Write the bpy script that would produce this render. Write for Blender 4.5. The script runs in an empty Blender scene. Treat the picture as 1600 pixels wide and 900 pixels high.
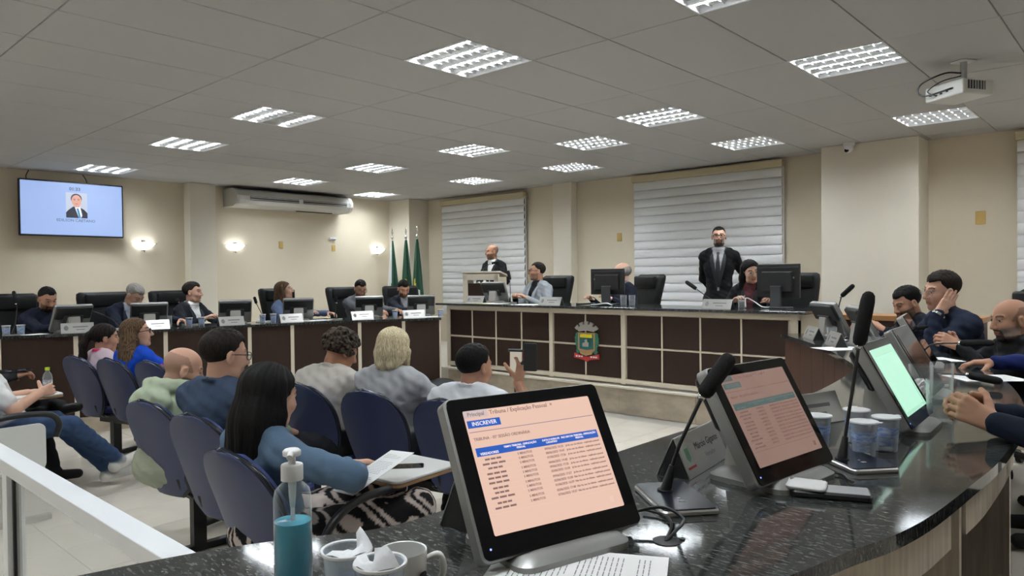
import bpy, bmesh, math, random
import numpy as np
from mathutils import Vector, Matrix, Euler

C = bpy.context.scene
rad = math.radians
PI = math.pi
rng = random.Random(7)

# ------------------------------------------------------------------ camera
def camera_axes(yaw, pitch, roll):
    cy, sy, cp, sp, cr, sr = math.cos(yaw), math.sin(yaw), math.cos(pitch), math.sin(pitch), math.cos(roll), math.sin(roll)
    f = Vector((-sy*cp, cy*cp, sp)); r0 = Vector((cy, sy, 0)); u0 = r0.cross(f)
    return cr*r0 + sr*u0, -sr*r0 + cr*u0, f
cam_data = bpy.data.cameras.new('camera'); cam = bpy.data.objects.new('camera', cam_data)
C.collection.objects.link(cam); C.camera = cam
_r, _u, _f = camera_axes(rad(42.39), rad(-0.89), rad(-0.65))
cam.matrix_world = Matrix(((_r.x, _u.x, -_f.x, 0), (_r.y, _u.y, -_f.y, 0), (_r.z, _u.z, -_f.z, 1.48), (0, 0, 0, 1)))
cam_data.sensor_width = 36; cam_data.lens = 1130/1600*36; cam_data.clip_start = 0.05

# ------------------------------------------------------------------ world, view
w = bpy.data.worlds.new('world'); C.world = w; w.use_nodes = True
w.node_tree.nodes['Background'].inputs[0].default_value = (0.02, 0.02, 0.022, 1)
w.node_tree.nodes['Background'].inputs[1].default_value = 1.0
C.view_settings.view_transform = 'Standard'; C.view_settings.look = 'None'
C.view_settings.exposure = 0.27; C.view_settings.gamma = 1.0
TUBE_POWER = 148.0

# ------------------------------------------------------------------ materials
MATS = {}
def mat(name, col, rough=0.6, metal=0.0, spec=0.5, noise=None, bump=None, emit=None, trans=0.0, alpha=1.0, ior=1.45, coat=0.0, tint=None):
    """col: linear base colour; noise=(scale, amount, stretch); bump=(scale, strength, stretch)"""
    if name in MATS: return MATS[name]
    m = bpy.data.materials.new(name); m.use_nodes = True; MATS[name] = m
    nt = m.node_tree; b = nt.nodes['Principled BSDF']
    b.inputs['Base Color'].default_value = (*col, 1); b.inputs['Roughness'].default_value = rough
    b.inputs['Metallic'].default_value = metal; b.inputs['Specular IOR Level'].default_value = spec
    b.inputs['IOR'].default_value = ior; b.inputs['Transmission Weight'].default_value = trans
    b.inputs['Alpha'].default_value = alpha; b.inputs['Coat Weight'].default_value = coat
    if emit: b.inputs['Emission Color'].default_value = (*emit[0], 1); b.inputs['Emission Strength'].default_value = emit[1]
    def noise_tex(scale, stretch, detail=4):
        tc = nt.nodes.new('ShaderNodeTexCoord'); mp = nt.nodes.new('ShaderNodeMapping')
        mp.inputs['Scale'].default_value = stretch or (1, 1, 1)
        n = nt.nodes.new('ShaderNodeTexNoise'); n.inputs['Scale'].default_value = scale; n.inputs['Detail'].default_value = detail
        nt.links.new(tc.outputs['Object'], mp.inputs[0]); nt.links.new(mp.outputs[0], n.inputs['Vector']); return n
    if noise:
        n = noise_tex(noise[0], noise[2] if len(noise) > 2 else None)
        mx = nt.nodes.new('ShaderNodeMix'); mx.data_type = 'RGBA'
        a = noise[1]; c2 = tint or tuple(min(1, c*(1+a)) for c in col)
        mx.inputs[6].default_value = (*[c*(1-a) for c in col], 1) if not tint else (*col, 1); mx.inputs[7].default_value = (*c2, 1)
        rp = nt.nodes.new('ShaderNodeMapRange'); rp.inputs[1].default_value = 0.3; rp.inputs[2].default_value = 0.7
        nt.links.new(n.outputs[0], rp.inputs[0]); nt.links.new(rp.outputs[0], mx.inputs[0]); nt.links.new(mx.outputs[2], b.inputs['Base Color'])
    if bump:
        n = noise_tex(bump[0], bump[2] if len(bump) > 2 else None)
        bp = nt.nodes.new('ShaderNodeBump'); bp.inputs['Strength'].default_value = bump[1]; bp.inputs['Distance'].default_value = 0.01
        nt.links.new(n.outputs[0], bp.inputs['Height']); nt.links.new(bp.outputs[0], b.inputs['Normal'])
    return m

def body_material():
    m = bpy.data.materials.new('skin_and_cloth'); m.use_nodes = True; nt = m.node_tree; b = nt.nodes['Principled BSDF']
    a = nt.nodes.new('ShaderNodeAttribute'); a.attribute_name = 'Col'
    nt.links.new(a.outputs['Color'], b.inputs['Base Color']); nt.links.new(a.outputs['Alpha'], b.inputs['Roughness'])
    b.inputs['Specular IOR Level'].default_value = 0.16
    tc = nt.nodes.new('ShaderNodeTexCoord'); n = nt.nodes.new('ShaderNodeTexNoise'); n.inputs['Scale'].default_value = 90
    bp = nt.nodes.new('ShaderNodeBump'); bp.inputs['Strength'].default_value = 0.12; bp.inputs['Distance'].default_value = 0.004
    nt.links.new(tc.outputs['Object'], n.inputs['Vector']); nt.links.new(n.outputs[0], bp.inputs['Height'])
    mp = nt.nodes.new('ShaderNodeMapping'); mp.inputs['Rotation'].default_value = (0.5, 0.3, 0.6); mp.inputs['Scale'].default_value = (1, 0.45, 1.3)
    n2 = nt.nodes.new('ShaderNodeTexNoise'); n2.inputs['Scale'].default_value = 10; n2.inputs['Detail'].default_value = 2; n2.inputs['Distortion'].default_value = 0.25
    mt = nt.nodes.new('ShaderNodeMapRange'); mt.inputs[1].default_value = 0.6; mt.inputs[2].default_value = 0.8; mt.inputs[3].default_value = 0.0; mt.inputs[4].default_value = 0.38   # creases on cloth, none on skin
    b2 = nt.nodes.new('ShaderNodeBump'); b2.inputs['Distance'].default_value = 0.03
    nt.links.new(tc.outputs['Object'], mp.inputs[0]); nt.links.new(mp.outputs[0], n2.inputs['Vector']); nt.links.new(n2.outputs[0], b2.inputs['Height'])
    nt.links.new(a.outputs['Alpha'], mt.inputs[0]); nt.links.new(mt.outputs[0], b2.inputs['Strength']); nt.links.new(bp.outputs[0], b2.inputs['Normal']); nt.links.new(b2.outputs[0], b.inputs['Normal'])
    return m
BODY = body_material()

def granite_material():
    m = bpy.data.materials.new('dark_granite'); m.use_nodes = True; nt = m.node_tree; b = nt.nodes['Principled BSDF']
    tc = nt.nodes.new('ShaderNodeTexCoord'); mp = nt.nodes.new('ShaderNodeMapping'); mp.inputs['Scale'].default_value = (1, 3.2, 1)
    mp.inputs['Rotation'].default_value = (0, 0, rad(35))
    n = nt.nodes.new('ShaderNodeTexNoise'); n.inputs['Scale'].default_value = 44; n.inputs['Detail'].default_value = 6; n.inputs['Roughness'].default_value = 0.7
    cr = nt.nodes.new('ShaderNodeValToRGB'); e = cr.color_ramp.elements
    e[0].position = 0.36; e[0].color = (0.006, 0.007, 0.008, 1); e[1].position = 0.72; e[1].color = (0.17, 0.18, 0.175, 1)
    x = e.new(0.52); x.color = (0.036, 0.039, 0.038, 1)
    nt.links.new(tc.outputs['Object'], mp.inputs[0]); nt.links.new(mp.outputs[0], n.inputs['Vector'])
    nt.links.new(n.outputs[0], cr.inputs[0]); nt.links.new(cr.outputs[0], b.inputs['Base Color'])
    b.inputs['Roughness'].default_value = 0.07; b.inputs['Specular IOR Level'].default_value = 0.5
    return m
GRANITE = granite_material()

wall_m = mat("cream_wall_paint", (0.74, 0.66, 0.52), 0.75, bump=(250, 0.06))
column_m = mat('cream_column_paint', (0.78, 0.73, 0.62), 0.7)
ceil_m = mat('white_ceiling_panel', (0.48, 0.477, 0.47), 0.75, bump=(300, 0.05))
seam_m = mat('ceiling_seam', (0.30, 0.30, 0.295), 0.8)
tile_m = mat('porcelain_tile', (0.66, 0.61, 0.53), 0.16, noise=(3.0, 0.06))
grout_m = mat('grout', (0.35, 0.33, 0.29), 0.9)
brown_m = mat('dark_brown_laminate', (0.030, 0.016, 0.011), 0.5, spec=0.25, noise=(4, 0.08, (8, 8, 0.6)))
redwood_m = mat('reddish_brown_laminate', (0.060, 0.026, 0.015), 0.45, noise=(4, 0.10, (8, 8, 0.6)))
cream_m = mat('cream_laminate', (0.66, 0.59, 0.47), 0.5)
marble_m = mat('beige_marble', (0.47, 0.40, 0.31), 0.3, noise=(5, 0.22, (1, 1, 2)))
marble_edge_m = mat('pale_marble_edge', (0.75, 0.69, 0.58), 0.25)
wood_m = mat('pale_grey_oak', (0.62, 0.55, 0.46), 0.55, noise=(5, 0.16, (14, 14, 1.0)))
plat_m = mat('platform_floor', (0.60, 0.55, 0.48), 0.3)
white_m = mat('white_paint', (0.80, 0.80, 0.80), 0.45)
rail_m = mat('white_metal', (0.80, 0.82, 0.84), 0.35)
leather_m = mat('black_leather', (0.009, 0.0095, 0.010), 0.45, spec=0.22, bump=(120, 0.12))
blackp_m = mat('black_plastic', (0.012, 0.012, 0.013), 0.42)
darkp_m = mat('dark_grey_plastic', (0.045, 0.047, 0.05), 0.45)
gloss_m = mat('black_glass', (0.006, 0.006, 0.007), 0.07, spec=0.35)
silver_m = mat('silver_grey_casting', (0.30, 0.30, 0.29), 0.42, metal=0.55)
silverl_m = mat('light_silver', (0.48, 0.47, 0.44), 0.4, metal=0.4)
steel_m = mat('brushed_steel', (0.58, 0.57, 0.55), 0.32, metal=0.9, bump=(30, 0.05, (1, 1, 40)))
chrome_m = mat('chrome', (0.7, 0.7, 0.7), 0.15, metal=1.0)
foam_m = mat('black_foam', (0.006, 0.006, 0.006), 0.95, bump=(500, 0.4))
navy_m = mat('navy_upholstery', (0.008, 0.022, 0.105), 0.6, bump=(400, 0.1))
shell_m = mat('grey_blue_plastic_shell', (0.027, 0.037, 0.098), 0.42, bump=(500, 0.08))
edge_m = mat('black_rubber_edge', (0.010, 0.012, 0.018), 0.22)
paper_m = mat('white_paper', (0.80, 0.80, 0.79), 0.8)
ink_m = mat('black_ink', (0.03, 0.03, 0.035), 0.7)
greyink_m = mat('grey_ink', (0.22, 0.22, 0.23), 0.7)
def thin_material(name, col, a0, a1, rough=0.04, tint_print=None):
    """thin clear wall: see-through face on, denser and shinier where the wall turns away"""
    m = mat(name, col, rough, spec=0.6); nt = m.node_tree; b = nt.nodes['Principled BSDF']
    lw = nt.nodes.new('ShaderNodeLayerWeight'); lw.inputs[0].default_value = 0.5
    mr = nt.nodes.new('ShaderNodeMapRange'); mr.inputs[1].default_value = 0.25; mr.inputs[2].default_value = 1.0; mr.inputs[3].default_value = a0; mr.inputs[4].default_value = a1
    nt.links.new(lw.outputs['Facing'], mr.inputs[0]); nt.links.new(mr.outputs[0], b.inputs['Alpha']); return m
glass_m = thin_material('clear_glass', (0.80, 0.83, 0.84), 0.07, 0.55)
water_m = mat('water', (0.9, 0.96, 1.0), 0.0, trans=1.0, ior=1.33)
cupplastic_m = thin_material('clear_cup_plastic', (0.76, 0.84, 0.92), 0.28, 0.8, 0.12)
cupprint_m = mat('blue_cup_print', (0.08, 0.20, 0.60), 0.35, alpha=0.75, noise=(55, 0.5, (1, 1, 3)), tint=(0.62, 0.72, 0.88))
foil_m = mat('white_foil', (0.82, 0.83, 0.85), 0.3, bump=(60, 0.2))
ivory_m = mat('yellowed_ivory_plastic', (0.62, 0.43, 0.14), 0.5)
lamp_m = mat('fluorescent_tube', (1, 1, 1), 0.5, emit=((0.90, 0.96, 1.0), TUBE_POWER))
offtube_m = mat('unlit_tube', (0.5, 0.5, 0.5), 0.4)
reflector_m = mat('white_reflector', (0.88, 0.89, 0.90), 0.35)
fabric_m = mat('white_blind_fabric', (0.86, 0.87, 0.88), 0.8, bump=(200, 0.1))

# ------------------------------------------------------------------ mesh helpers
def link(o, parent=None):
    C.collection.objects.link(o)
    if parent is not None: o.parent = parent
    return o
def obj(name, bm, m, parent=None, smooth=False, angle=None):
    if isinstance(bm, bpy.types.Mesh): me = bm
    else:
        me = bpy.data.meshes.new(name); bm.normal_update(); bm.to_mesh(me); bm.free()
        if m is not None:
            for x in (m if isinstance(m, (list, tuple)) else [m]): me.materials.append(x)
        if smooth:
            me.polygons.foreach_set('use_smooth', [True]*len(me.polygons))
            if angle: me.set_sharp_from_angle(angle=rad(angle))
    o = bpy.data.objects.new(name, me)
    return link(o, parent)
def tag(o, label, cat, group=None, kind=None):
    if label: o['label'] = label
    if cat: o['category'] = cat
    if group: o['group'] = group
    if kind: o['kind'] = kind
    return o
def thing(name, label, cat, loc=(0, 0, 0), rz=0.0, group=None):
    o = bpy.data.objects.new(name, None); link(o); o.location = loc; o.rotation_euler = (0, 0, rz); o.empty_display_size = 0.1
    return tag(o, label, cat, group)
def struct(o): o['kind'] = 'structure'; return o
def dup(root, loc, rz, label=None, group=None):
    r = root.copy(); link(r); r.location = loc; r.rotation_euler = (0, 0, rz)
    if label: r['label'] = label
    if group: r['group'] = group
    for ch in list(root.children):
        c = ch.copy(); link(c, r)
        for g in list(ch.children):
            d = g.copy(); link(d, c)
    return r
def BM(): return bmesh.new()
def I(): return Matrix.Identity(4)
def TR(loc, rx=0, ry=0, rz=0): return Matrix.Translation(loc) @ Euler((rx, ry, rz)).to_matrix().to_4x4()
def box(bm, c, s, M=None, bevel=0.0, seg=2):
    r = bmesh.ops.create_cube(bm, size=1.0); vs = r['verts']
    for v in vs: v.co = Vector((v.co.x*s[0]+c[0], v.co.y*s[1]+c[1], v.co.z*s[2]+c[2]))
    if bevel:
        es = list({e for v in vs for e in v.link_edges})
        rr = bmesh.ops.bevel(bm, geom=es, offset=bevel, segments=seg, affect='EDGES', profile=0.5)
        vs = list({v for f in rr['faces'] for v in f.verts} | {v for v in vs if v.is_valid})
    if M is not None: bmesh.ops.transform(bm, matrix=M, verts=vs)
    return bm
def tube(bm, pts, r, n=8, cap=True):
    pts = [Vector(p) for p in pts]; N = len(pts); rs = r if isinstance(r, (list, tuple)) else [r]*N
    rings = []; up = None
    for i, p in enumerate(pts):
        d = (pts[min(i+1, N-1)] - pts[max(i-1, 0)])
        if d.length < 1e-9: d = Vector((0, 0, 1))
        d.normalize()
        if up is None:
            up = Vector((0, 0, 1)) if abs(d.z) < 0.9 else Vector((1, 0, 0))
        x = d.cross(up)
        if x.length < 1e-6: x = d.orthogonal()
        x.normalize(); y = x.cross(d).normalized(); up = y
        rings.append([bm.verts.new(p + (x*math.cos(2*PI*k/n) + y*math.sin(2*PI*k/n))*rs[i]) for k in range(n)])
    for a, b in zip(rings, rings[1:]):
        for k in range(n): bm.faces.new((a[k], b[k], b[(k+1) % n], a[(k+1) % n]))
    if cap:
        bm.faces.new(rings[0]); bm.faces.new(rings[-1][::-1])
    return bm
def lathe(bm, prof, n=24, M=None, cap=True):
    M = M or I(); rings = []
    for r, z in prof:
        if r < 1e-6: rings.append([bm.verts.new(M @ Vector((0, 0, z)))])
        else: rings.append([bm.verts.new(M @ Vector((r*math.cos(2*PI*k/n), r*math.sin(2*PI*k/n), z))) for k in range(n)])
    for a, b in zip(rings, rings[1:]):
        for k in range(n):
            k2 = (k+1) % n
            if len(a) == 1 and len(b) == 1: continue
            if len(a) == 1: bm.faces.new((a[0], b[k2], b[k]))
            elif len(b) == 1: bm.faces.new((a[k], a[k2], b[0]))
            else: bm.faces.new((a[k], a[k2], b[k2], b[k]))
    if cap:
        if len(rings[0]) > 1: bm.faces.new(rings[0][::-1])
        if len(rings[-1]) > 1: bm.faces.new(rings[-1])
    return bm
def prism(bm, poly, z0, z1, M=None):
    M = M or I()
    a = [bm.verts.new(M @ Vector((x, y, z0))) for x, y in poly]; b = [bm.verts.new(M @ Vector((x, y, z1))) for x, y in poly]
    n = len(poly)
    fa = bm.faces.new(a[::-1]); fb = bm.faces.new(b)
    for k in range(n): bm.faces.new((a[k], a[(k+1) % n], b[(k+1) % n], b[k]))
    return bm
def rrect(w, h, r, n=5, cx=0, cy=0):
    out = []
    for sx, sy, a0 in ((1, 1, 0), (-1, 1, 90), (-1, -1, 180), (1, -1, 270)):
        for k in range(n+1):
            a = rad(a0 + 90*k/n); out.append((cx + sx*(w/2-r) + r*math.cos(a), cy + sy*(h/2-r) + r*math.sin(a)))
    return out
def slab(bm, w, h, t, r, M=None, n=5, ch=0.0):
    """rounded rectangle w x h in local XY, thickness t along +Z, chamfered rims"""
    M = M or I()
    if ch <= 0: return prism(bm, rrect(w, h, r, n), 0, t, M)
    loops = []
    for ins, z in ((ch, 0), (0, ch), (0, t-ch), (ch, t)):
        loops.append([bm.verts.new(M @ Vector((x, y, z))) for x, y in rrect(w-2*ins, h-2*ins, max(r-ins, 0.0005), n)])
    for a, b in zip(loops, loops[1:]):
        for k in range(len(a)): bm.faces.new((a[k], a[(k+1) % len(a)], b[(k+1) % len(a)], b[k]))
    bm.faces.new(loops[0][::-1]); bm.faces.new(loops[-1]); return bm
def text(body, size, M, m, parent=None, name='lettering', align='CENTER', spacing=1.0, bold=0.0):
    cu = bpy.data.curves.new(name, 'FONT'); cu.body = body; cu.size = size; cu.align_x = align; cu.align_y = 'CENTER'
    cu.extrude = 0.0002; cu.space_line = spacing; cu.offset = bold; cu.resolution_u = 2
    cu.materials.append(m)
    tmp = bpy.data.objects.new(name, cu); C.collection.objects.link(tmp)
    me = bpy.data.meshes.new_from_object(tmp.evaluated_get(bpy.context.evaluated_depsgraph_get())); me.name = name
    bpy.data.objects.remove(tmp); bpy.data.curves.remove(cu)
    o = bpy.data.objects.new(name, me); link(o, parent); o.matrix_local = M; return o
def catmull(pts, n=6):
    P = [Vector(p) for p in pts]; P = [P[0]*2-P[1]] + P + [P[-1]*2-P[-2]]; out = []
    for i in range(1, len(P)-2):
        for k in range(n):
            t = k/n; a, b, c, d = P[i-1:i+3]
            out.append(0.5*((2*b) + (c-a)*t + (2*a-5*b+4*c-d)*t*t + (3*b-a-3*c+d)*t**3))
    out.append(P[-2]); return out
# ================================================================== THE SETTING
XL, YB, XR, YF, HC = -11.15, 9.20, 2.6, -2.6, 2.962
# floor with porcelain tiles
fl = BM(); box(fl, ((XL+XR)/2, (YB+YF)/2, -0.055), (XR-XL+0.4, YB-YF+0.4, 0.1))
floor = struct(obj('floor', fl, grout_m))
TS = 0.455
tb = BM(); slab(tb, TS-0.005, TS-0.005, 0.006, 0.002, n=1, ch=0.0015); tile_me = None
for i in range(-18, 7):
    for j in range(-3, 15):
        x, y = -4.52+TS*(i+8+0.5)-TS*4, 1.255+TS*(j-2+0.5)
        if not (-8.1 < x < -0.9 and 0.0 < y < 6.4): continue
        if tile_me is None:
            o = obj('tile', tb, tile_m, floor); tile_me = o.data
        else: o = link(bpy.data.objects.new('tile', tile_me), floor)
        o.location = (x, y, -0.005)
# stretch of floor further out where tiles cannot be told apart
for nm, c, s in (('floor_strip', (1.0, 3.3, -0.003), (3.2, 11.8, 0.004)), ('floor_strip', (-9.6, 3.3, -0.003), (3.0, 11.8, 0.004)), ('floor_strip', (-4.4, -1.3, -0.003), (7.3, 2.55, 0.004))):
    b = BM(); box(b, c, s); obj(nm, b, tile_m, floor)

# walls
def wall(name, c, s):
    b = BM(); box(b, c, s); return struct(obj(name, b, wall_m))
wall_left = wall('wall_left', (XL-0.1, (YB+YF)/2, 1.55), (0.2, YB-YF+0.4, 3.3))
wall_back = wall('wall_back', ((XL+XR)/2, YB+0.1, 1.55), (XR-XL+0.4, 0.2, 3.3))
wall_right = wall('wall_right', (XR+0.1, (YB+YF)/2, 1.55), (0.2, YB-YF+0.4, 3.3))
wall_front = wall('wall_front', ((XL+XR)/2, YF-0.1, 1.55), (XR-XL+0.4, 0.2, 3.3))
def column(parent, x0, x1, y0, y1):
    b = BM(); box(b, ((x0+x1)/2, (y0+y1)/2, HC/2), (x1-x0, y1-y0, HC-0.004), bevel=0.006); return obj('column', b, column_m, parent)
column(wall_left, XL, XL+0.22, 4.80, 5.20)
column(wall_left, XL, XL+0.60, 8.72, YB)
column(wall_back, -7.35, -6.98, YB-0.16, YB)
column(wall_back, -3.06, -2.03, YB-0.42, YB)

# ceiling: slab, panels of 1.26 x 0.625 m
cb = BM(); box(cb, ((XL+XR)/2, (YB+YF)/2, HC+0.16), (XR-XL+0.4, YB-YF+0.4, 0.1))
ceiling = struct(obj('ceiling', cb, seam_m))
sb = BM()
GX, GY, PA, PB = -3.868, 2.531, 0.625, 1.2609
LIGHTS = {(0, 1): 1, (3, 4): 0, (-4, 1): 1, (0, 5): 1, (3, 8): 0, (-7, 1): 1, (-4, 5): 1, (-2, 6): 1, (0, 8): 0, (-11, 1): 1,
          (-7, 5): 1, (-4, 8): 0, (-10, 5): 1, (-7, 8): 0, (-11, 8): 0, (3, 1): 0, (0, -3): 0, (-4, -3): 0, (-8, -3): 0, (4, -3): 0, (7, 1): 0, (7, 4): 0, (7, 8): 0, (0, -7): 0, (4, -7): 0, (-4, -7): 0, (-8, -7): 0}
# LIGHTS keys are (column, half row): half row h covers GY + h*PB/2 .. GY + (h+1)*PB/2
pan_cache = {}
def panel(x0, x1, y0, y1):
    x0, x1, y0, y1 = max(x0, XL), min(x1, XR), max(y0, YF), min(y1, YB)
    if x1-x0 < 0.05 or y1-y0 < 0.05: return
    w_, h_ = x1-x0-0.007, y1-y0-0.007; key = (round(w_, 3), round(h_, 3))
    if key not in pan_cache:
        b = BM(); slab(b, w_, h_, 0.012, 0.002, n=1, ch=0.003); o = obj('ceiling_panel', b, ceil_m, ceiling); pan_cache[key] = o.data
    else: o = link(bpy.data.objects.new('ceiling_panel', pan_cache[key]), ceiling)
    o.location = ((x0+x1)/2, (y0+y1)/2, HC)
for a in range(-12, 11):
    for bq in range(-5, 6):
        x0, y0 = GX+a*PA, GY+bq*PB
        h0, h1 = (a, 2*bq) in LIGHTS, (a, 2*bq+1) in LIGHTS
        if not h0 and not h1: panel(x0, x0+PA, y0, y0+PB)
        else:
            if not h0: panel(x0, x0+PA, y0, y0+PB/2)
            if not h1: panel(x0, x0+PA, y0+PB/2, y0+PB)
sb.free()
# grid backing right above the panels, so no gap looks into the void
b = BM()
for a in range(-12, 11):
    x = GX+a*PA
    if XL < x < XR: box(b, (x, (YB+YF)/2, HC+0.010), (0.024, YB-YF, 0.004))
obj('ceiling_grid_runner', b, seam_m, ceiling)
b = BM()
for bq in range(-5, 6):
    y = GY+bq*PB
    if YF < y < YB: box(b, ((XL+XR)/2, y, HC+0.0105), (XR-XL, 0.024, 0.004))
obj('ceiling_grid_runner', b, seam_m, ceiling)

# recessed louvred lights
def make_light():
    t = thing('ceiling_light', '', 'ceiling light')
    W = 0.600
    b = BM()
    for sx in (-1, 1):
        box(b, (sx*(W/2+0.005), 0, 0.035), (0.012, W+0.022, 0.075)); box(b, (0, sx*(W/2+0.005), 0.035), (W, 0.012, 0.075))
    obj('frame', b, white_m, t)
    b = BM(); box(b, (0, 0, 0.078), (W+0.02, W+0.02, 0.006))
    for k in range(4):   # curved mirror troughs, one over each tube
        y = -W/2+W*(k+0.5)/4
        for s in (-1, 1): box(b, (0, 0, 0), (W, 0.075, 0.002), TR((0, y+s*0.036, 0.052), rx=s*rad(52)))
    obj('reflector', b, reflector_m, t)
    for k in range(4):
        y = -W/2+W*(k+0.5)/4
        b = BM(); tube(b, [(-W/2+0.01, y, 0.046), (W/2-0.01, y, 0.046)], 0.0175, 10); obj('tube', b, lamp_m, t, smooth=True)
    b = BM()
    for k in range(5):
        y = -W/2+W*k/4
        box(b, (0, y, 0.014), (W, 0.005, 0.022))
    for k in range(1, 8):
        x = -W/2+W*k/8
        box(b, (x, 0, 0.017), (0.003, W, 0.014))
    obj('louvre', b, reflector_m, t)
    return t
light0 = make_light(); first = True
LIGHT_LABEL = {(0, 1): 'large louvred ceiling light nearest above the audience', (3, 4): 'louvred ceiling light nearest to the projector, on its left',
  (-4, 1): 'louvred ceiling light with one dark tube row, left of the nearest large one', (0, 5): 'louvred ceiling light in front of the big blind, above the clerk side of the dais',
  (3, 8): 'louvred ceiling light right under the projector near the right column', (-7, 1): 'louvred ceiling light between the one with the dark tube and the one over the television',
  (-4, 5): 'louvred ceiling light in the middle of the room, left of the close pair', (-2, 6): 'louvred ceiling light just beside the mid-room light, above the coat of arms',
  (0, 8): 'louvred ceiling light close to the big blind top right', (-11, 1): 'louvred ceiling light above the television', (-7, 5): 'louvred ceiling light in front of the air conditioner, to its right',
  (-4, 8): 'louvred ceiling light near the slim column between the blinds', (-10, 5): 'louvred ceiling light right above the air conditioner', (-7, 8): 'louvred ceiling light above the small blind',
  (-11, 8): 'louvred ceiling light in the far corner above the flags', (3, 1): 'louvred ceiling light cut by the top edge of the photo'}
for (a, h), lit in LIGHTS.items():
    loc = (GX+(a+0.5)*PA, GY+(h+0.5)*PB/2, HC)
    lab = LIGHT_LABEL.get((a, h), 'louvred ceiling light outside the frame')
    if first: light0.location = loc; light0['label'] = lab; light0['group'] = 'recessed ceiling lights'; first = False; o = light0
    else: o = dup(light0, loc, 0, lab, 'recessed ceiling lights')
    if (a, h) == (-4, 1):   # one tube of this fixture is out
        t3 = [c for c in o.children if c.name.startswith('tube')][2]
        t3.data = t3.data.copy(); t3.data.materials[0] = offtube_m; t3['label'] = 'burnt out dark tube'

# windows with banded blinds
def blind(n, x0, x1, z0, z1, label):
    wb = BM(); y = YB
    box(wb, ((x0+x1)/2, y-0.006, (z0+z1)/2), (x1-x0-0.1, 0.008, z1-z0-0.1))
    win = struct(obj('window_%d' % n, wb, mat('night_glass', (0.02, 0.022, 0.025), 0.05)))
    t = thing('window_blind', label, 'blind', ((x0+x1)/2, y-0.05, z0)); W = x1-x0
    b = BM(); box(b, (0, -0.03, z1-z0-0.045), (W+0.04, 0.11, 0.09), bevel=0.008); obj('valance', b, mat('cream_valance', (0.60, 0.52, 0.34), 0.6), t)
    b = BM(); box(b, (W/2+0.012, -0.02, (z1-z0)/2-0.03), (0.012, 0.02, z1-z0-0.1)); obj('side_cord', b, white_m, t)
    pitch = 0.123; k = 0; sb = BM()
    prof = [(0.018, 0.128), (0.002, 0.118), (-0.010, 0.095), (-0.017, 0.055), (-0.016, 0.020), (-0.006, 0.0)]
    va = [(sb.verts.new((-W/2, yy, zz)), sb.verts.new((W/2, yy, zz)), sb.verts.new((-W/2, yy+0.003, zz)), sb.verts.new((W/2, yy+0.003, zz))) for yy, zz in prof]
    for p, q in zip(va, va[1:]):
        sb.faces.new((p[0], q[0], q[1], p[1])); sb.faces.new((p[3], q[3], q[2], p[2])); sb.faces.new((p[0], p[2], q[2], q[0])); sb.faces.new((p[1], q[1], q[3], p[3]))
    sb.faces.new((va[-1][0], va[-1][2], va[-1][3], va[-1][1])); me = None
    zz = z1-z0-0.09-pitch
    while zz > 0.0:
        if me is None: o = obj('slat', sb, fabric_m, t, smooth=True, angle=50); me = o.data
        else: o = link(bpy.data.objects.new('slat', me), t)
        o.location = (0, -0.03, zz); zz -= pitch
    b = BM(); box(b, (0, -0.035, max(zz+pitch-0.02, 0.0)), (W, 0.03, 0.03)); obj('bottom_rail', b, white_m, t)
    return t
blind(1, -10.06, -8.02, 0.75, 2.90, 'white banded blind on the small window behind the lectern')
blind(2, -5.86, -3.66, 0.75, 2.93, 'white banded blind on the large window behind the standing man')
blind(3, -1.19, 0.9, 0.75, 2.93, 'white banded blind at the right edge of the photo')

# platforms: dais platform, bench plinths
b = BM(); box(b, (-5.55, (6.52+YB)/2, 0.14), (9.9, YB-6.52, 0.28)); struct(obj('trim_1', b, plat_m)); platform = bpy.data.objects['trim_1']
# ================================================================== FURNITURE
def offset_curve(pts, d):
    out = []
    for i, p in enumerate(pts):
        a, b = pts[max(i-1, 0)], pts[min(i+1, len(pts)-1)]
        t = (b-a).normalized(); n = Vector((t.y, -t.x, 0)); out.append(p+n*d)
    return out
ZT = 0.98   # bench top height
def strip_wall(bm, inner, th, z0, z1):
    outer = offset_curve(inner, th)
    poly = [(p.x, p.y) for p in inner] + [(p.x, p.y) for p in reversed(outer)]
    return prism(bm, poly, z0, z1)
def resample(pts, s0, s1, n):
    L = [0.0]
    for a, b in zip(pts, pts[1:]): L.append(L[-1]+(b-a).length)
    out = []
    for k in range(n+1):
        s = s0+(s1-s0)*k/n; i = 0
        while i < len(L)-2 and L[i+1] < s: i += 1
        t = (s-L[i])/(L[i+1]-L[i]); out.append(pts[i].lerp(pts[i+1], t))
    return out, L[-1]
def arc_len(pts): return sum((b-a).length for a, b in zip(pts, pts[1:]))

# ---- left bench (councillors with their backs to the television wall)
LIN = catmull([(-8.35, 0.55, 0), (-8.1, 1.55, 0), (-7.84, 2.25, 0), (-7.66, 3.07, 0), (-7.55, 4.0, 0), (-7.28, 5.0, 0), (-6.72, 6.05, 0)], 8)
bench_l = thing('councillor_bench', 'long curved dark brown councillor bench with cream strips along the television wall', 'bench', (-7.9, 3.5, 0))
def place(o, t): o.matrix_parent_inverse = Matrix.Translation(-t.location); return o
def arc_bench(t, inner, sgn, width, front_m, top_z):
    outer = offset_curve(inner, sgn*width)
    poly = [(p.x, p.y) for p in inner] + [(p.x, p.y) for p in reversed(outer)]
    b = BM(); prism(b, poly, top_z-0.028, top_z)
    place(obj('worktop', b, GRANITE, t), t); return outer
LOUT = arc_bench(bench_l, LIN, -1, 0.66, brown_m, ZT)
face = offset_curve(LIN, -0.035); LF = arc_len(face)
cuts = [0.0, 0.52, 1.06, 1.60, 2.20, 2.90, 3.62, 4.25, 4.85, 5.35, LF]
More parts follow.
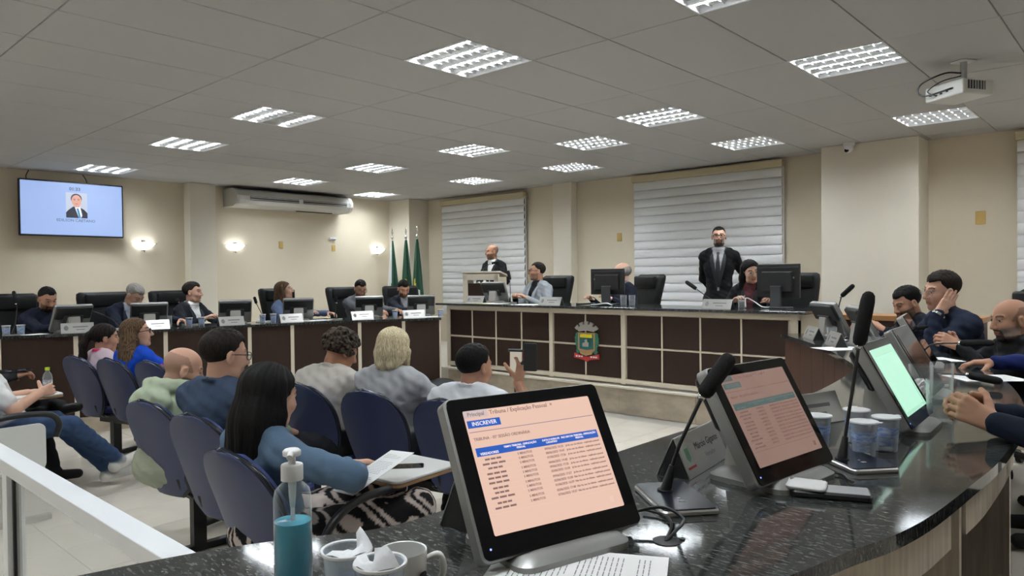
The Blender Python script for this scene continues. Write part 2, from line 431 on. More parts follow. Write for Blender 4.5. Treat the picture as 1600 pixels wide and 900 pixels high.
# cut positions measured along the arc so that the strips stand where the photograph has them
def at_y(pts, y):
    s = 0
    for a, b in zip(pts, pts[1:]):
        if (a.y-y)*(b.y-y) <= 0 and abs(b.y-a.y) > 1e-6: return s+(b-a).length*(y-a.y)/(b.y-a.y)
        s += (b-a).length
    return s
cuts = [0.0, at_y(face, 0.95), at_y(face, 1.74), at_y(face, 2.32), at_y(face, 3.10), at_y(face, 3.97), at_y(face, 4.44), at_y(face, 5.19), at_y(face, 5.66), LF]
for s0, s1 in zip(cuts, cuts[1:]):
    seg, _ = resample(face, s0+0.012, s1-0.012, 6); b = BM(); strip_wall(b, seg, -0.02, 0.15, ZT-0.03); place(obj('front_panel', b, brown_m, bench_l), bench_l)
for s in cuts[1:]:
    seg, _ = resample(face, max(s-0.02, 0), min(s+0.02, LF-0.001), 2); seg = offset_curve(seg, 0.006); b = BM(); strip_wall(b, seg, -0.02, 0.15, ZT-0.03); place(obj('trim_strip', b, cream_m, bench_l), bench_l)
b = BM(); seg, _ = resample(face, 0, LF, 40); strip_wall(b, offset_curve(seg, 0.012), -0.04, 0.0, 0.155); place(obj('plinth', b, marble_m, bench_l), bench_l)
for s in (0.3, LF*0.35, LF*0.68, LF-0.2):
    seg, _ = resample(face, s-0.012, s+0.012, 2); b = BM(); strip_wall(b, offset_curve(seg, -0.02), -0.55, 0.15, ZT-0.03); place(obj('support_panel', b, wood_m, bench_l), bench_l)
# platform behind it
pl = [(p.x, p.y) for p in offset_curve(face, -0.03)] + [(XL+0.62, 6.5), (XL+0.01, 6.5), (XL+0.01, 0.5)]
b = BM(); prism(b, pl, 0.002, 0.15); struct(obj('trim_2', b, plat_m))

# ---- right bench (the camera stands behind it)
RIN = catmull([(-1.40, 0.30, 0), (-1.33, 0.56, 0), (-1.26, 0.72, 0), (-1.17, 0.88, 0), (-1.155, 1.05, 0), (-1.16, 1.6, 0), (-1.155, 2.17, 0), (-1.12, 2.6, 0), (-1.11, 3.12, 0), (-1.22, 3.95, 0), (-1.42, 4.43, 0), (-1.80, 5.10, 0), (-2.42, 5.98, 0)], 7)
ROUT = catmull([(-0.70, 0.30, 0), (-0.60, 0.70, 0), (-0.52, 0.98, 0), (-0.464, 1.196, 0), (-0.426, 1.366, 0), (-0.388, 1.504, 0), (-0.362, 1.69, 0), (-0.345, 1.99, 0), (-0.335, 2.3, 0), (-0.36, 2.9, 0), (-0.45, 3.5, 0), (-0.62, 4.15, 0), (-0.84, 4.72, 0), (-1.26, 5.46, 0), (-1.88, 6.36, 0)], 7)
bench_r = thing('councillor_bench', 'curved councillor bench with polished black granite top in the right foreground', 'bench', (-0.9, 3.0, 0))
b = BM(); poly = [(p.x, p.y) for p in RIN] + [(p.x, p.y) for p in reversed(ROUT)]
prism(b, poly, ZT-0.03, ZT)
es = [e for e in b.edges if all(v.co.z > ZT-0.001 for v in e.verts)]
bmesh.ops.bevel(b, geom=es, offset=0.006, segments=2, affect='EDGES')
place(obj('worktop', b, GRANITE, bench_r), bench_r)
rface = offset_curve(RIN, 0.035); RF = arc_len(rface)
s = 0.25
while s < RF-0.1:
    e = min(s+0.30, RF); seg, _ = resample(rface, s+0.003, e-0.003, 4); b = BM(); strip_wall(b, seg, 0.02, 0.02, ZT-0.03)
    place(obj('front_panel', b, redwood_m, bench_r), bench_r); s = e
seg, _ = resample(rface, 0.2, RF-0.002, 50); b = BM(); strip_wall(b, offset_curve(seg, 0.022), 0.01, 0.02, ZT-0.035); place(obj('panel_backing', b, blackp_m, bench_r), bench_r)
oface = offset_curve(ROUT, -0.03); OF = arc_len(oface)
for s0, s1 in ((0.15, at_y(oface, 1.92)), (at_y(oface, 2.05), at_y(oface, 2.95)), (at_y(oface, 3.1), at_y(oface, 4.2)), (at_y(oface, 4.3), OF-0.05)):
    seg, _ = resample(oface, s0, s1, 10); b = BM(); strip_wall(b, seg, -0.018, ZT-0.145, ZT-0.03); place(obj('apron', b, wood_m, bench_r), bench_r)
for y, x0, x1 in ((2.0, -1.06, -0.375), (3.05, -1.04, -0.42), (0.75, -1.15, -0.66)):
    b = BM(); box(b, ((x0+x1)/2, y, (ZT-0.03)/2), (x1-x0, 0.025, ZT-0.032)); place(obj('support_panel', b, wood_m, bench_r), bench_r)
b = BM(); box(b, (-1.53, 5.35, (ZT-0.03)/2), (0.03, 0.45, ZT-0.032), TR((0, 0, 0))); place(obj('support_panel', b, wood_m, bench_r), bench_r)
b = BM(); lathe(b, [(0.026, 0), (0.026, 0.0015), (0.021, 0.0018)], 20, TR((-0.70, 1.19, ZT))); place(obj('cable_hole', b, blackp_m, bench_r), bench_r)

# ---- dais
dais = thing('dais_desk', 'raised dais desk clad in dark brown squares with cream grid and marble base', 'desk', (-4.75, 6.6, 0))
DX0, DX1, DY = -7.08, -2.46, 6.50
def dbox(nm, c, s, m, bevel=0.0):
    b = BM(); box(b, c, s, bevel=bevel); return place(obj(nm, b, m, dais), dais)
dbox('worktop', ((DX0+DX1)/2-0.05, DY+0.33, 1.128), (DX1-DX0+0.26, 0.80, 0.026), GRANITE, 0.004)
xs = [-7.05, -6.63, -6.21, -5.785, -5.36, -5.29, -4.83, -4.365, -4.295, -3.86, -3.43, -3.005, -2.56]
for a, c2 in zip(xs, xs[1:]):
    if c2-a < 0.1: continue
    for z0, z1 in ((0.375, 0.705), (0.725, 1.055)):
        dbox('front_panel', ((a+c2)/2, DY+0.012, (z0+z1)/2), (c2-a-0.022, 0.02, z1-z0-0.006), brown_m)
dbox('frame_backing', ((DX0+DX1)/2, DY+0.03, 0.715), (DX1-DX0, 0.02, 0.79), cream_m)
for x in (-7.075, -5.325, -4.33, -2.505):
    dbox('frame_post', (x, DY+0.006, 0.715), (0.055, 0.03, 0.80), cream_m, 0.003)
for x in (-6.63, -6.21, -5.785, -4.83, -3.86, -3.43, -3.005):
    dbox('trim_strip', (x, DY+0.010, 0.715), (0.017, 0.026, 0.70), cream_m)
dbox('trim_strip', ((DX0+DX1)/2, DY+0.011, 0.715), (DX1-DX0-0.08, 0.024, 0.016), cream_m)
dbox('frame_rail', ((DX0+DX1)/2, DY+0.008, 1.085), (DX1-DX0, 0.032, 0.052), cream_m, 0.003)
dbox('frame_rail', ((DX0+DX1)/2, DY+0.008, 0.350), (DX1-DX0, 0.032, 0.045), cream_m, 0.003)
dbox('side_panel', (DX1-0.012, DY+0.36, 0.70), (0.024, 0.68, 0.83), cream_m)
dbox('side_panel', (DX0+0.012, DY+0.36, 0.70), (0.024, 0.68, 0.83), cream_m)
x = -7.08
while x < -1.0:
    wd = 0.9; dbox('plinth_slab', (x+wd/2, DY+0.001, 0.135), (wd-0.004, 0.03, 0.268), marble_m); x += wd
dbox('plinth_ledge', (-4.1, DY-0.012, 0.288), (6.0, 0.075, 0.028), marble_edge_m, 0.006)

# ---- coat of arms on the dais
em = thing('coat_of_arms', 'painted municipal coat of arms with grey mural crown fixed to the dais front', 'emblem', (-4.80, DY-0.012, 0.75))
def epoly(nm, poly, d0, d1, m, lab=None):
    b = BM(); prism(b, [(-x, z) for x, z in poly], d0, d1, Matrix(((-1, 0, 0, 0), (0, 0, -1, 0), (0, 1, 0, 0), (0, 0, 0, 1))))
    bmesh.ops.recalc_face_normals(b, faces=b.faces)
    return obj(nm, b, m, em)
green_m = mat('emblem_green', (0.03, 0.16, 0.10), 0.5); teal_m = mat('emblem_teal', (0.015, 0.115, 0.115), 0.5); yellow_m = mat('emblem_yellow', (0.70, 0.55, 0.02), 0.5)
greye_m = mat('emblem_grey', (0.33, 0.31, 0.28), 0.6); rede_m = mat('emblem_red', (0.42, 0.03, 0.03), 0.5); tan_m = mat('emblem_tan', (0.42, 0.26, 0.12), 0.5)
epoly('shield', [(-0.115, 0.10), (0.115, 0.10), (0.115, -0.09), (0.06, -0.13), (0, -0.145), (-0.06, -0.13), (-0.115, -0.09)], 0.0, 0.016, tan_m)
epoly('shield_field', [(-0.092, 0.088), (0.092, 0.088), (0.092, -0.08), (0.0, -0.09), (-0.092, -0.08)], 0.016, 0.021, teal_m)
epoly('gold_band', [(-0.082, 0.082), (-0.03, 0.088), (0.03, 0.083), (0.082, 0.088), (0.082, 0.045), (-0.082, 0.045)], 0.021, 0.025, yellow_m)
epoly('gear_device', [(-0.045, -0.055), (-0.052, -0.03), (-0.04, -0.012), (-0.012, -0.008), (-0.018, 0.02), (0.016, 0.03), (0.018, 0.0), (0.042, -0.01), (0.035, -0.055)], 0.021, 0.026, greye_m)
for k in range(5):
    a = rad(135-90*k/4); M_ = (0.165*math.cos(a), 0.025+0.165*math.sin(a)); c_, s_ = math.sin(a), math.cos(a)
    epoly('merlon', [(M_[0]+c_*x_+s_*y_, M_[1]-s_*x_+c_*y_) for x_, y_ in ((-0.020, 0.0), (0.020, 0.0), (0.024, 0.034), (-0.024, 0.034))], 0.0, 0.022, greye_m)
arc = [(0.168*math.cos(rad(140-100*k/10)), 0.025+0.168*math.sin(rad(140-100*k/10))) for k in range(11)]
epoly('mural_crown', [(-0.100, 0.110), (0, 0.125), (0.100, 0.110)]+arc[::-1], 0.0, 0.020, greye_m)
for sgn in (-1, 1):
    for k in range(6):
        z = 0.075-k*0.037; x = sgn*(0.128+0.012*math.sin(k*1.1)); b = [(x+0.030*math.cos(a)*0.9, z+0.026*math.sin(a)) for a in np.linspace(0, 2*PI, 8)[:-1]]
        epoly('leaf', b, 0.001, 0.012+0.002*(k % 2), green_m)
epoly('ribbon', [(-0.165, -0.13), (-0.10, -0.145), (0, -0.165), (0.10, -0.145), (0.165, -0.13), (0.172, -0.185), (0.09, -0.195), (0.03, -0.205), (0, -0.225), (-0.03, -0.205), (-0.09, -0.195), (-0.172, -0.185)], 0.0, 0.02, rede_m)
epoly('scroll', [(-0.085, -0.105), (0, -0.128), (0.085, -0.105), (0.08, -0.135), (0, -0.155), (-0.08, -0.135)], 0.02, 0.027, tan_m)
for xx in (-0.13, -0.095, -0.06, 0.07, 0.105, 0.135):
    epoly('ribbon_mark', [(xx-0.012, -0.158), (xx+0.012, -0.158), (xx+0.012, -0.174), (xx-0.012, -0.174)], 0.02, 0.023, paper_m)

# ---- low cabinet behind the right bench
cab = thing('low_cabinet', 'low dark cabinet with an orange wood top edge by the back wall', 'cabinet', (-2.05, 7.95, 0))
b = BM(); box(b, (0, 0, 0.52), (1.5, 0.40, 0.98)); obj('cabinet_body', b, mat('cabinet_dark', (0.035, 0.012, 0.008), 0.4), cab)
b = BM(); box(b, (0, 0, 1.03), (1.56, 0.46, 0.05), bevel=0.004); obj('cabinet_top', b, mat('orange_wood', (0.40, 0.20, 0.08), 0.4), cab)

# ---- lectern
lec = thing('lectern', 'cream wooden lectern with dark brown front panel and slanted shelf', 'lectern', (-7.63, 7.76, 0.28), rz=rad(30))
def lbox(nm, c, s, m, M=None, bevel=0.004):
    b = BM(); box(b, c, s, M, bevel); return obj(nm, b, m, lec)
lbox('front_panel', (0.0, -0.24, 0.60), (0.40, 0.02, 1.02), brown_m)
lbox('frame_post', (-0.235, -0.235, 0.62), (0.075, 0.05, 1.24), cream_m); lbox('frame_post', (0.235, -0.235, 0.62), (0.075, 0.05, 1.24), cream_m)
lbox('frame_rail', (0, -0.235, 1.20), (0.54, 0.05, 0.09), cream_m); lbox('frame_rail', (0, -0.235, 0.05), (0.54, 0.05, 0.10), cream_m)
lbox('side_panel', (-0.262, 0.02, 0.60), (0.022, 0.48, 1.20), cream_m); lbox('side_panel', (0.262, 0.02, 0.60), (0.022, 0.48, 1.20), cream_m)
lbox('top_shelf', (0, 0, 0), (0.60, 0.56, 0.025), cream_m, TR((0, 0.02, 1.245), rx=rad(-6)))
# ---- executive chairs
def make_exec():
    t = thing('executive_chair', '', 'chair')
    b = BM(); box(b, (0, 0.02, 0.46), (0.54, 0.52, 0.12), bevel=0.045, seg=3); obj('seat', b, leather_m, t, smooth=True)
    # upholstered back: loft of rounded sections, leaning, with a thick padded head roll
    b = BM(); sec = [(0.50, 0.20, 0.11, -0.22), (0.54, 0.22, 0.13, -0.235), (0.70, 0.255, 0.11, -0.25), (0.90, 0.285, 0.10, -0.275), (1.05, 0.295, 0.11, -0.305), (1.14, 0.295, 0.125, -0.325), (1.19, 0.285, 0.11, -0.34), (1.21, 0.255, 0.06, -0.345)]
    rings = []
    for z, hw, th, y in sec:
        rings.append([b.verts.new((x, y+yy, z)) for x, yy in rrect(2*hw, th, th*0.42, 4)])
    for p, q in zip(rings, rings[1:]):
        for k in range(len(p)): b.faces.new((p[k], p[(k+1) % len(p)], q[(k+1) % len(p)], q[k]))
    b.faces.new(rings[0][::-1]); b.faces.new(rings[-1]); obj('backrest', b, leather_m, t, smooth=True)
    b = BM(); box(b, (0, -0.245, 1.115), (0.50, 0.05, 0.15), bevel=0.024, seg=3); obj('headrest_pad', b, leather_m, t, smooth=True)
    for s in (-1, 1):
        b = BM(); tube(b, [(s*0.25, -0.12, 0.44), (s*0.30, -0.14, 0.56), (s*0.30, -0.05, 0.645), (s*0.30, 0.14, 0.655)], 0.018, 8)
        box(b, (s*0.30, 0.03, 0.665), (0.07, 0.27, 0.03), bevel=0.012); obj('armrest', b, blackp_m, t, smooth=True)
    b = BM(); tube(b, [(0, 0, 0.10), (0, 0, 0.41)], 0.028, 12); obj('gas_column', b, blackp_m, t)
    b = BM()
    for k in range(5):
        a = 2*PI*k/5+0.3; tube(b, [(0, 0, 0.13), (0.27*math.cos(a), 0.27*math.sin(a), 0.075)], [0.028, 0.018], 6)
    obj('star_base', b, blackp_m, t)
    for k in range(5):
        a = 2*PI*k/5+0.3; b = BM(); lathe(b, [(0.0, -0.018), (0.03, -0.018), (0.03, 0.018), (0.0, 0.018)], 10, TR((0.28*math.cos(a), 0.28*math.sin(a), 0.031), rx=PI/2, rz=a)); obj('caster', b, blackp_m, t)
    return t
exec0 = make_exec(); used = [False]
def exec_chair(x, y, z, face, label, group):
    if not used[0]:
        used[0] = True; exec0.location = (x, y, z); exec0.rotation_euler = (0, 0, face); exec0['label'] = label; exec0['group'] = group; return exec0
    return dup(exec0, (x, y, z), face, label, group)
GL = 'leather chairs along the left bench'
for x, y, rz, lab in ((-8.78, 2.08, -84, 'black leather chair behind the bearded man in the dark navy sweater'), (-8.72, 3.02, -80, 'black leather chair behind the grey-haired man bending forward'),
        (-8.72, 3.80, -76, 'black leather chair behind the man in a dark jacket and white shirt looking right'), (-8.75, 5.22, -76, 'black leather chair behind the woman in a denim shirt'),
        (-8.70, 6.22, -82, 'black leather chair behind the bearded man in the grey jacket'), (-8.55, 7.05, -105, 'black leather chair in front of the flags')):
    exec_chair(x, y, 0.15, rad(rz), lab, GL)
GD = 'leather chairs behind the dais'
exec_chair(-6.42, 7.62, 0.28, rad(172), 'black leather chair behind the man in the light grey blazer on the dais', GD)
exec_chair(-5.03, 7.66, 0.28, rad(152), 'black leather chair of the bald man behind the black monitor on the dais', GD)
exec_chair(-3.05, 7.60, 0.28, rad(185), 'black leather chair of the dark-haired woman on the dais', GD)

# ---- audience chairs: moulded shells on shared beams
def make_shell():
    t = thing('audience_chair', '', 'chair')
    # backrest profile: tall rounded shield, leaning back and dished
    def back_pt(u, v):   # u -1..1 across, v 0..1 up
        hw = 0.212*(0.62+0.38*math.sin(PI/2*min(v/0.55, 1)))
        if v > 0.58: hw *= math.sqrt(max(0.0, 1-((v-0.58)/0.42)**2.3))*0.97+0.03
        if v < 0.08: hw *= 0.72+3.5*v
        x = u*hw; z = 0.375+v*0.505; y = -0.205-0.125*v-0.04*v*v+0.035*(u*u)*(0.3+0.7*math.sin(PI*v)); return Vector((x, y, z))
    def sheet(th0, th1, m, nm, shrink=1.0):
        b = BM(); nu, nv = 12, 18; A = []; Bk = []
        for j in range(nv+1):
            ra = []; rb = []
            for i in range(nu+1):
                u = -1+2*i/nu; v = 1-(1-j/nv)**1.7; vv = 0.5+(v-0.5)*shrink
                p = back_pt(u*shrink, vv); ra.append(b.verts.new(p+Vector((0, th1, 0)))); rb.append(b.verts.new(p+Vector((0, th0, 0))))
            A.append(ra); Bk.append(rb)
        for j in range(nv):
            for i in range(nu):
                b.faces.new((A[j][i], A[j][i+1], A[j+1][i+1], A[j+1][i])[::-1]); b.faces.new((Bk[j][i], Bk[j][i+1], Bk[j+1][i+1], Bk[j+1][i]))
        rim = [(0, i) for i in range(nu+1)] + [(j, nu) for j in range(1, nv+1)] + [(nv, i) for i in range(nu-1, -1, -1)] + [(j, 0) for j in range(nv-1, 0, -1)]
        for (j, i), (j2, i2) in zip(rim, rim[1:]+rim[:1]): b.faces.new((A[j][i], A[j2][i2], Bk[j2][i2], Bk[j][i]))
        bmesh.ops.remove_doubles(b, verts=b.verts, dist=0.0008); bmesh.ops.recalc_face_normals(b, faces=b.faces)
        return obj(nm, b, m, t, smooth=True, angle=45), back_pt
    sheet(-0.016, 0.006, shell_m, 'backrest_shell')
    sheet(0.006, 0.034, navy_m, 'backrest_pad', 0.955)
    b = BM(); pts = []
    for k in range(40):
        a = k/40; 
        if a < 0.4: u, v = 1, a/0.4
        elif a < 0.5: u, v = 1-2*(a-0.4)/0.1, 1.0
        elif a < 0.9: u, v = -1, 1-(a-0.5)/0.4
        else: u, v = -1+2*(a-0.9)/0.1, 0.0
        pts.append(back_pt(u, v)+Vector((0, 0.0, 0)))
    pts.append(pts[0]); tube(b, pts, 0.0125, 7, cap=False); obj('edge_trim', b, edge_m, t, smooth=True)
    b = BM(); slab(b, 0.44, 0.42, 0.045, 0.10, TR((0, 0.03, 0.405), rx=rad(4)), n=5, ch=0.012); obj('seat', b, navy_m, t, smooth=True, angle=40)
    b = BM(); slab(b, 0.45, 0.43, 0.03, 0.10, TR((0, 0.03, 0.380), rx=rad(4)), n=5, ch=0.010); obj('seat_shell', b, edge_m, t, smooth=True, angle=40)
    b = BM()
    for s in (-1, 1): tube(b, [(s*0.13, 0.10, 0.375), (s*0.13, -0.18, 0.375), (s*0.10, -0.215, 0.42), (s*0.10, -0.232, 0.47)], 0.013, 6)
    obj('back_bracket', b, blackp_m, t, smooth=True)
    b = BM(); box(b, (0, 0.0, 0.355), (0.30, 0.12, 0.04)); obj('mounting_plate', b, blackp_m, t)
    return t
shell0 = make_shell(); sused = [False]
def shell(x, y, face, label, group):
    if not sused[0]:
        sused[0] = True; shell0.location = (x, y, 0); shell0.rotation_euler = (0, 0, face); shell0['label'] = label; shell0['group'] = group; return shell0
    return dup(shell0, (x, y, 0), face, label, group)
def beam(x0, y0, x1, y1, label):
    a, c2 = Vector((x0, y0, 0)), Vector((x1, y1, 0)); mid = (a+c2)/2; d = (c2-a); ang = math.atan2(d.y, d.x)
    t = thing('chair_beam', label, 'beam', mid, ang)
    b = BM(); box(b, (0, 0, 0.31), (d.length+0.30, 0.06, 0.05)); obj('beam', b, blackp_m, t)
    for s in (-1, 1):
        b = BM(); box(b, (s*(d.length/2-0.02), 0, 0.165), (0.05, 0.07, 0.26)); obj('leg', b, blackp_m, t)
        b = BM(); box(b, (s*(d.length/2-0.02), 0.02, 0.024), (0.05, 0.50, 0.034), bevel=0.006); obj('foot', b, blackp_m, t)
    return t
def tablet_arm(t, angle=0.0, folded=False, side=1):
    b = BM()
    if not folded:
        tube(b, catmull([(side*0.24, -0.15, 0.40), (side*0.27, -0.12, 0.58), (side*0.27, 0.02, 0.655), (side*0.27, 0.25, 0.66)], 4), 0.016, 8); obj('tablet_arm', b, blackp_m, t, smooth=True)
        b = BM(); slab(b, 0.302, 0.362, 0.013, 0.04, TR((side*0.16, 0.36, 0.664)), n=4, ch=0.002); obj('plywood_edge', b, mat('plywood', (0.30, 0.18, 0.09), 0.6), t)
        b = BM(); slab(b, 0.30, 0.36, 0.012, 0.04, TR((side*0.16, 0.36, 0.678)), n=4, ch=0.003); obj('tablet', b, mat('pale_laminate', (0.62, 0.62, 0.60), 0.4), t)
    else:
        tube(b, catmull([(side*0.24, -0.18, 0.40), (side*0.27, -0.16, 0.62), (side*0.27, 0.0, 0.69), (side*0.27, 0.25, 0.685), (side*0.27, 0.32, 0.62), (side*0.27, 0.30, 0.54)], 5), 0.018, 8); obj('tablet_arm', b, blackp_m, t, smooth=True)
        b = BM(); slab(b, 0.36, 0.28, 0.018, 0.04, TR((side*0.285, 0.06, 0.50), rx=PI/2, rz=PI/2), n=4, ch=0.003); obj('tablet', b, mat('pale_laminate', (0.62, 0.62, 0.60), 0.4), t)
# ================================================================== WALL AND CEILING EQUIPMENT
def frame_mat(origin, xs, ys):
    xs, ys = Vector(xs).normalized(), Vector(ys).normalized(); zs = xs.cross(ys)
    return Matrix(((xs.x, ys.x, zs.x, origin[0]), (xs.y, ys.y, zs.y, origin[1]), (xs.z, ys.z, zs.z, origin[2]), (0, 0, 0, 1)))
def flat(nm, poly, z, m, parent, M, t=0.0004):
    b = BM(); prism(b, poly, z, z+t, M); return obj(nm, b, m, parent)
def rect(x0, y0, x1, y1): return [(x0, y0), (x1, y0), (x1, y1), (x0, y1)]
def ellipse(cx, cy, rx, ry, n=20): return [(cx+rx*math.cos(2*PI*k/n), cy+ry*math.sin(2*PI*k/n)) for k in range(n)]

# television
tv = thing('television', 'flat television hanging high on the left wall showing a portrait', 'television', (-11.02, 3.25, 2.46))
TM = frame_mat((0.03, 0, 0), (0, 1, 0), (0, 0, 1))
b = BM(); slab(b, 1.26, 0.74, 0.045, 0.012, TM @ Matrix.Translation((0, 0, -0.045)), ch=0.006); obj('housing', b, blackp_m, tv)
b = BM(); slab(b, 1.225, 0.70, 0.002, 0.003, TM)
scr = obj('screen', b, mat('tv_screen', (0.05, 0.06, 0.08), 0.2, emit=((0.42, 0.58, 1.0), 0.66)), tv)
def emi(name, col, s=1.0): return mat(name, (0.02, 0.02, 0.02), 0.4, emit=(col, s))
TD = emi('tv_dark', (0.01, 0.012, 0.03)); TSK = emi('tv_skin', (0.62, 0.30, 0.22)); TBG = emi('tv_photo_ground', (0.45, 0.50, 0.62)); TSH = emi('tv_shirt', (0.75, 0.8, 0.9)); TTI = emi('tv_tie', (0.03, 0.22, 0.42)); TTX = emi('tv_text', (0.03, 0.05, 0.10))
TM2 = TM @ Matrix.Translation((0, 0, 0.002))
flat('portrait_ground', rect(-0.09, -0.115, 0.17, 0.225), 0.0, TBG, scr, TM2)
flat('portrait_suit', [(-0.09, -0.115), (0.17, -0.115), (0.17, -0.045), (0.13, 0.0), (0.06, 0.04), (0.0, 0.04), (-0.06, -0.01), (-0.09, -0.045)], 0.0006, TD, scr, TM2)
flat('portrait_shirt', [(0.01, 0.045), (0.08, 0.045), (0.105, -0.08), (0.09, -0.115), (0.065, -0.115)], 0.0012, TSH, scr, TM2)
flat('portrait_tie', [(0.035, 0.015), (0.06, 0.015), (0.09, -0.115), (0.065, -0.115)], 0.0018, TTI, scr, TM2)
flat('portrait_neck', rect(0.01, 0.03, 0.075, 0.08), 0.0024, TSK, scr, TM2)
flat('portrait_hair', ellipse(0.035, 0.145, 0.068, 0.068), 0.0024, TD, scr, TM2)
flat('portrait_face', ellipse(0.037, 0.118, 0.060, 0.078), 0.0030, TSK, scr, TM2)
for sx in (-1, 1):
    flat('portrait_brow', rect(0.037+sx*0.025-0.014, 0.136, 0.037+sx*0.025+0.014, 0.142), 0.0036, TD, scr, TM2)
    flat('portrait_eye', ellipse(0.037+sx*0.025, 0.126, 0.009, 0.004, 10), 0.0036, TD, scr, TM2)
flat('portrait_mouth', rect(0.017, 0.073, 0.057, 0.079), 0.0036, emi('tv_lip', (0.30, 0.10, 0.09)), scr, TM2)
text('01:33', 0.062, TM2 @ Matrix.Translation((0.02, 0.272, 0.001)), TTX, scr, 'clock', bold=0.001)
text('EDILSON CAETANO', 0.052, TM2 @ Matrix.Translation((0.03, -0.152, 0.001)), TTX, scr, 'caption')
b = BM(); box(b, (-0.075, 0, 0), (0.09, 0.45, 0.30)); obj('wall_bracket', b, darkp_m, tv)
for y0, y1 in ((-0.53, -0.48), (0.18, 0.16)):
    b = BM(); tube(b, catmull([(0.0, y0, 0.36), (-0.06, y0+0.01, 0.42), (-0.10, y1, 0.495)], 4), 0.006, 6); obj('cable', b, blackp_m, tv)
# air conditioner
ac = thing('air_conditioner', 'long white split air conditioner under the ceiling of the left wall', 'air conditioner', (XL+0.005, 6.50, 2.64))
b = BM(); prof = [(0.0, 0.0), (0.30, 0.0), (0.40, 0.03), (0.44, 0.09), (0.44, 0.16), (0.38, 0.245), (0.30, 0.275), (0.0, 0.275)]
prism(b, prof, -1.03, 1.03, Matrix(((1, 0, 0, 0), (0, 0, 1, 0), (0, 1, 0, 0), (0, 0, 0, 1)))); bmesh.ops.recalc_face_normals(b, faces=b.faces)
obj('casing', b, mat('ac_white', (0.62, 0.61, 0.58), 0.4), ac)
for s in (-1, 1):
    b = BM(); prism(b, [(x*1.02, z*1.03-0.004) for x, z in prof], -0.03, 0.03, Matrix(((1, 0, 0, 0), (0, 0, 1, s*1.045), (0, 1, 0, 0), (0, 0, 0, 1)))); bmesh.ops.recalc_face_normals(b, faces=b.faces)
    obj('end_cap', b, mat('ac_white_cap', (0.56, 0.55, 0.52), 0.4), ac)
for y in (-0.42, 0.52):
    b = BM(); box(b, (0.432, y, 0.125), (0.024, 0.86, 0.062)); g = obj('air_slot', b, blackp_m, ac)
    for z in (0.108, 0.142):
        b = BM(); box(b, (0.442, y, z), (0.012, 0.85, 0.010), TR((0, 0, 0))); obj('louvre_blade', b, silverl_m, g)
b = BM(); box(b, (0.15, 0, 0.284), (0.30, 2.08, 0.014)); obj('top_gap', b, blackp_m, ac)
b = BM(); box(b, (0.20, 0.45, -0.012), (0.03, 0.7, 0.014)); obj('drain_strip', b, darkp_m, ac)
# wall lamps
def sconce(loc, label):
    t = thing('wall_lamp', label, 'wall lamp', loc, 0, 'wall lamps on the left wall')
    b = BM(); prof = [(0.02, -0.085), (0.075, -0.07), (0.12, -0.035), (0.15, 0.0), (0.155, 0.005), (0.145, 0.008), (0.11, -0.028), (0.07, -0.058), (0.0, -0.07)]
    rings = []
    for r_, z in prof: rings.append([b.verts.new((r_*math.sin(a)*0.85+0.015, r_*math.cos(a), z)) for a in np.linspace(0, PI, 15)])
    for p, q in zip(rings, rings[1:]):
        for k in range(14): b.faces.new((p[k], p[k+1], q[k+1], q[k]))
    bmesh.ops.recalc_face_normals(b, faces=b.faces)
    obj('bowl_shade', b, mat('lit_frosted_glass', (0.8, 0.8, 0.8), 0.4, emit=((0.9, 0.97, 1.0), 2.2)), t, smooth=True)
    b = BM(); lathe(b, [(0.0, -0.03), (0.022, -0.025), (0.028, 0.0), (0.022, 0.03), (0.0, 0.035)], 12, TR((0.06, 0, -0.005))); obj('bulb', b, mat('bulb', (1, 1, 1), 0.4, emit=((0.92, 0.97, 1.0), 14.0)), t, smooth=True)
    b = BM(); box(b, (0.008, 0, -0.02), (0.016, 0.06, 0.14), bevel=0.004); obj('wall_plate', b, chrome_m, t)
    b = BM(); tube(b, [(0.02, -0.17, 0.008), (0.07, -0.165, 0.010)], 0.006, 6); tube(b, [(0.02, 0.17, 0.008), (0.07, 0.165, 0.010)], 0.006, 6); tube(b, [(0.03, 0, -0.08), (0.035, 0, -0.12)], 0.008, 8); obj('metal_trim', b, chrome_m, t)
sconce((XL+0.003, 4.20, 2.02), 'lit half bowl wall lamp right of the television')
sconce((XL+0.003, 5.60, 2.03), 'lit half bowl wall lamp below the left end of the air conditioner')
sconce((XL+0.003, 8.42, 2.03), 'lit half bowl wall lamp beside the flags')
# plates and small wall boxes
def plate(loc, rz, label, w_=0.075, h_=0.115):
    t = thing('wall_plate', label, 'switch plate', loc, rz, None)
    b = BM(); slab(b, w_, h_, 0.010, 0.008, frame_mat((0, 0, 0), (1, 0, 0), (0, 0, 1)), ch=0.003); obj('cover', b, ivory_m, t)
    b = BM(); slab(b, w_*0.45, h_*0.5, 0.004, 0.003, frame_mat((0, -0.010, 0), (1, 0, 0), (0, 0, 1)), ch=0.001); obj('blank_insert', b, ivory_m, t); return t
plate((XL+0.001, 6.42, 2.06), PI/2, 'yellowed switch plate on the left wall below the air conditioner')
plate((XL+0.001, 7.46, 2.03), PI/2, 'yellowed switch plate right under the small white sensor box')
plate((-6.18, YB-0.001, 2.06), 0, 'yellowed switch plate on the back wall left of the large blind', 0.085, 0.125)
plate((-1.53, YB-0.001, 2.06), 0, 'yellowed switch plate on the back wall right of the wide column', 0.095, 0.14)
t = thing('sensor_box', 'small white sensor box on the left wall above a yellowed plate', 'sensor', (XL+0.001, 7.43, 2.20), PI/2)
b = BM(); box(b, (0, -0.02, 0), (0.13, 0.04, 0.05), bevel=0.006); obj('case', b, white_m, t)
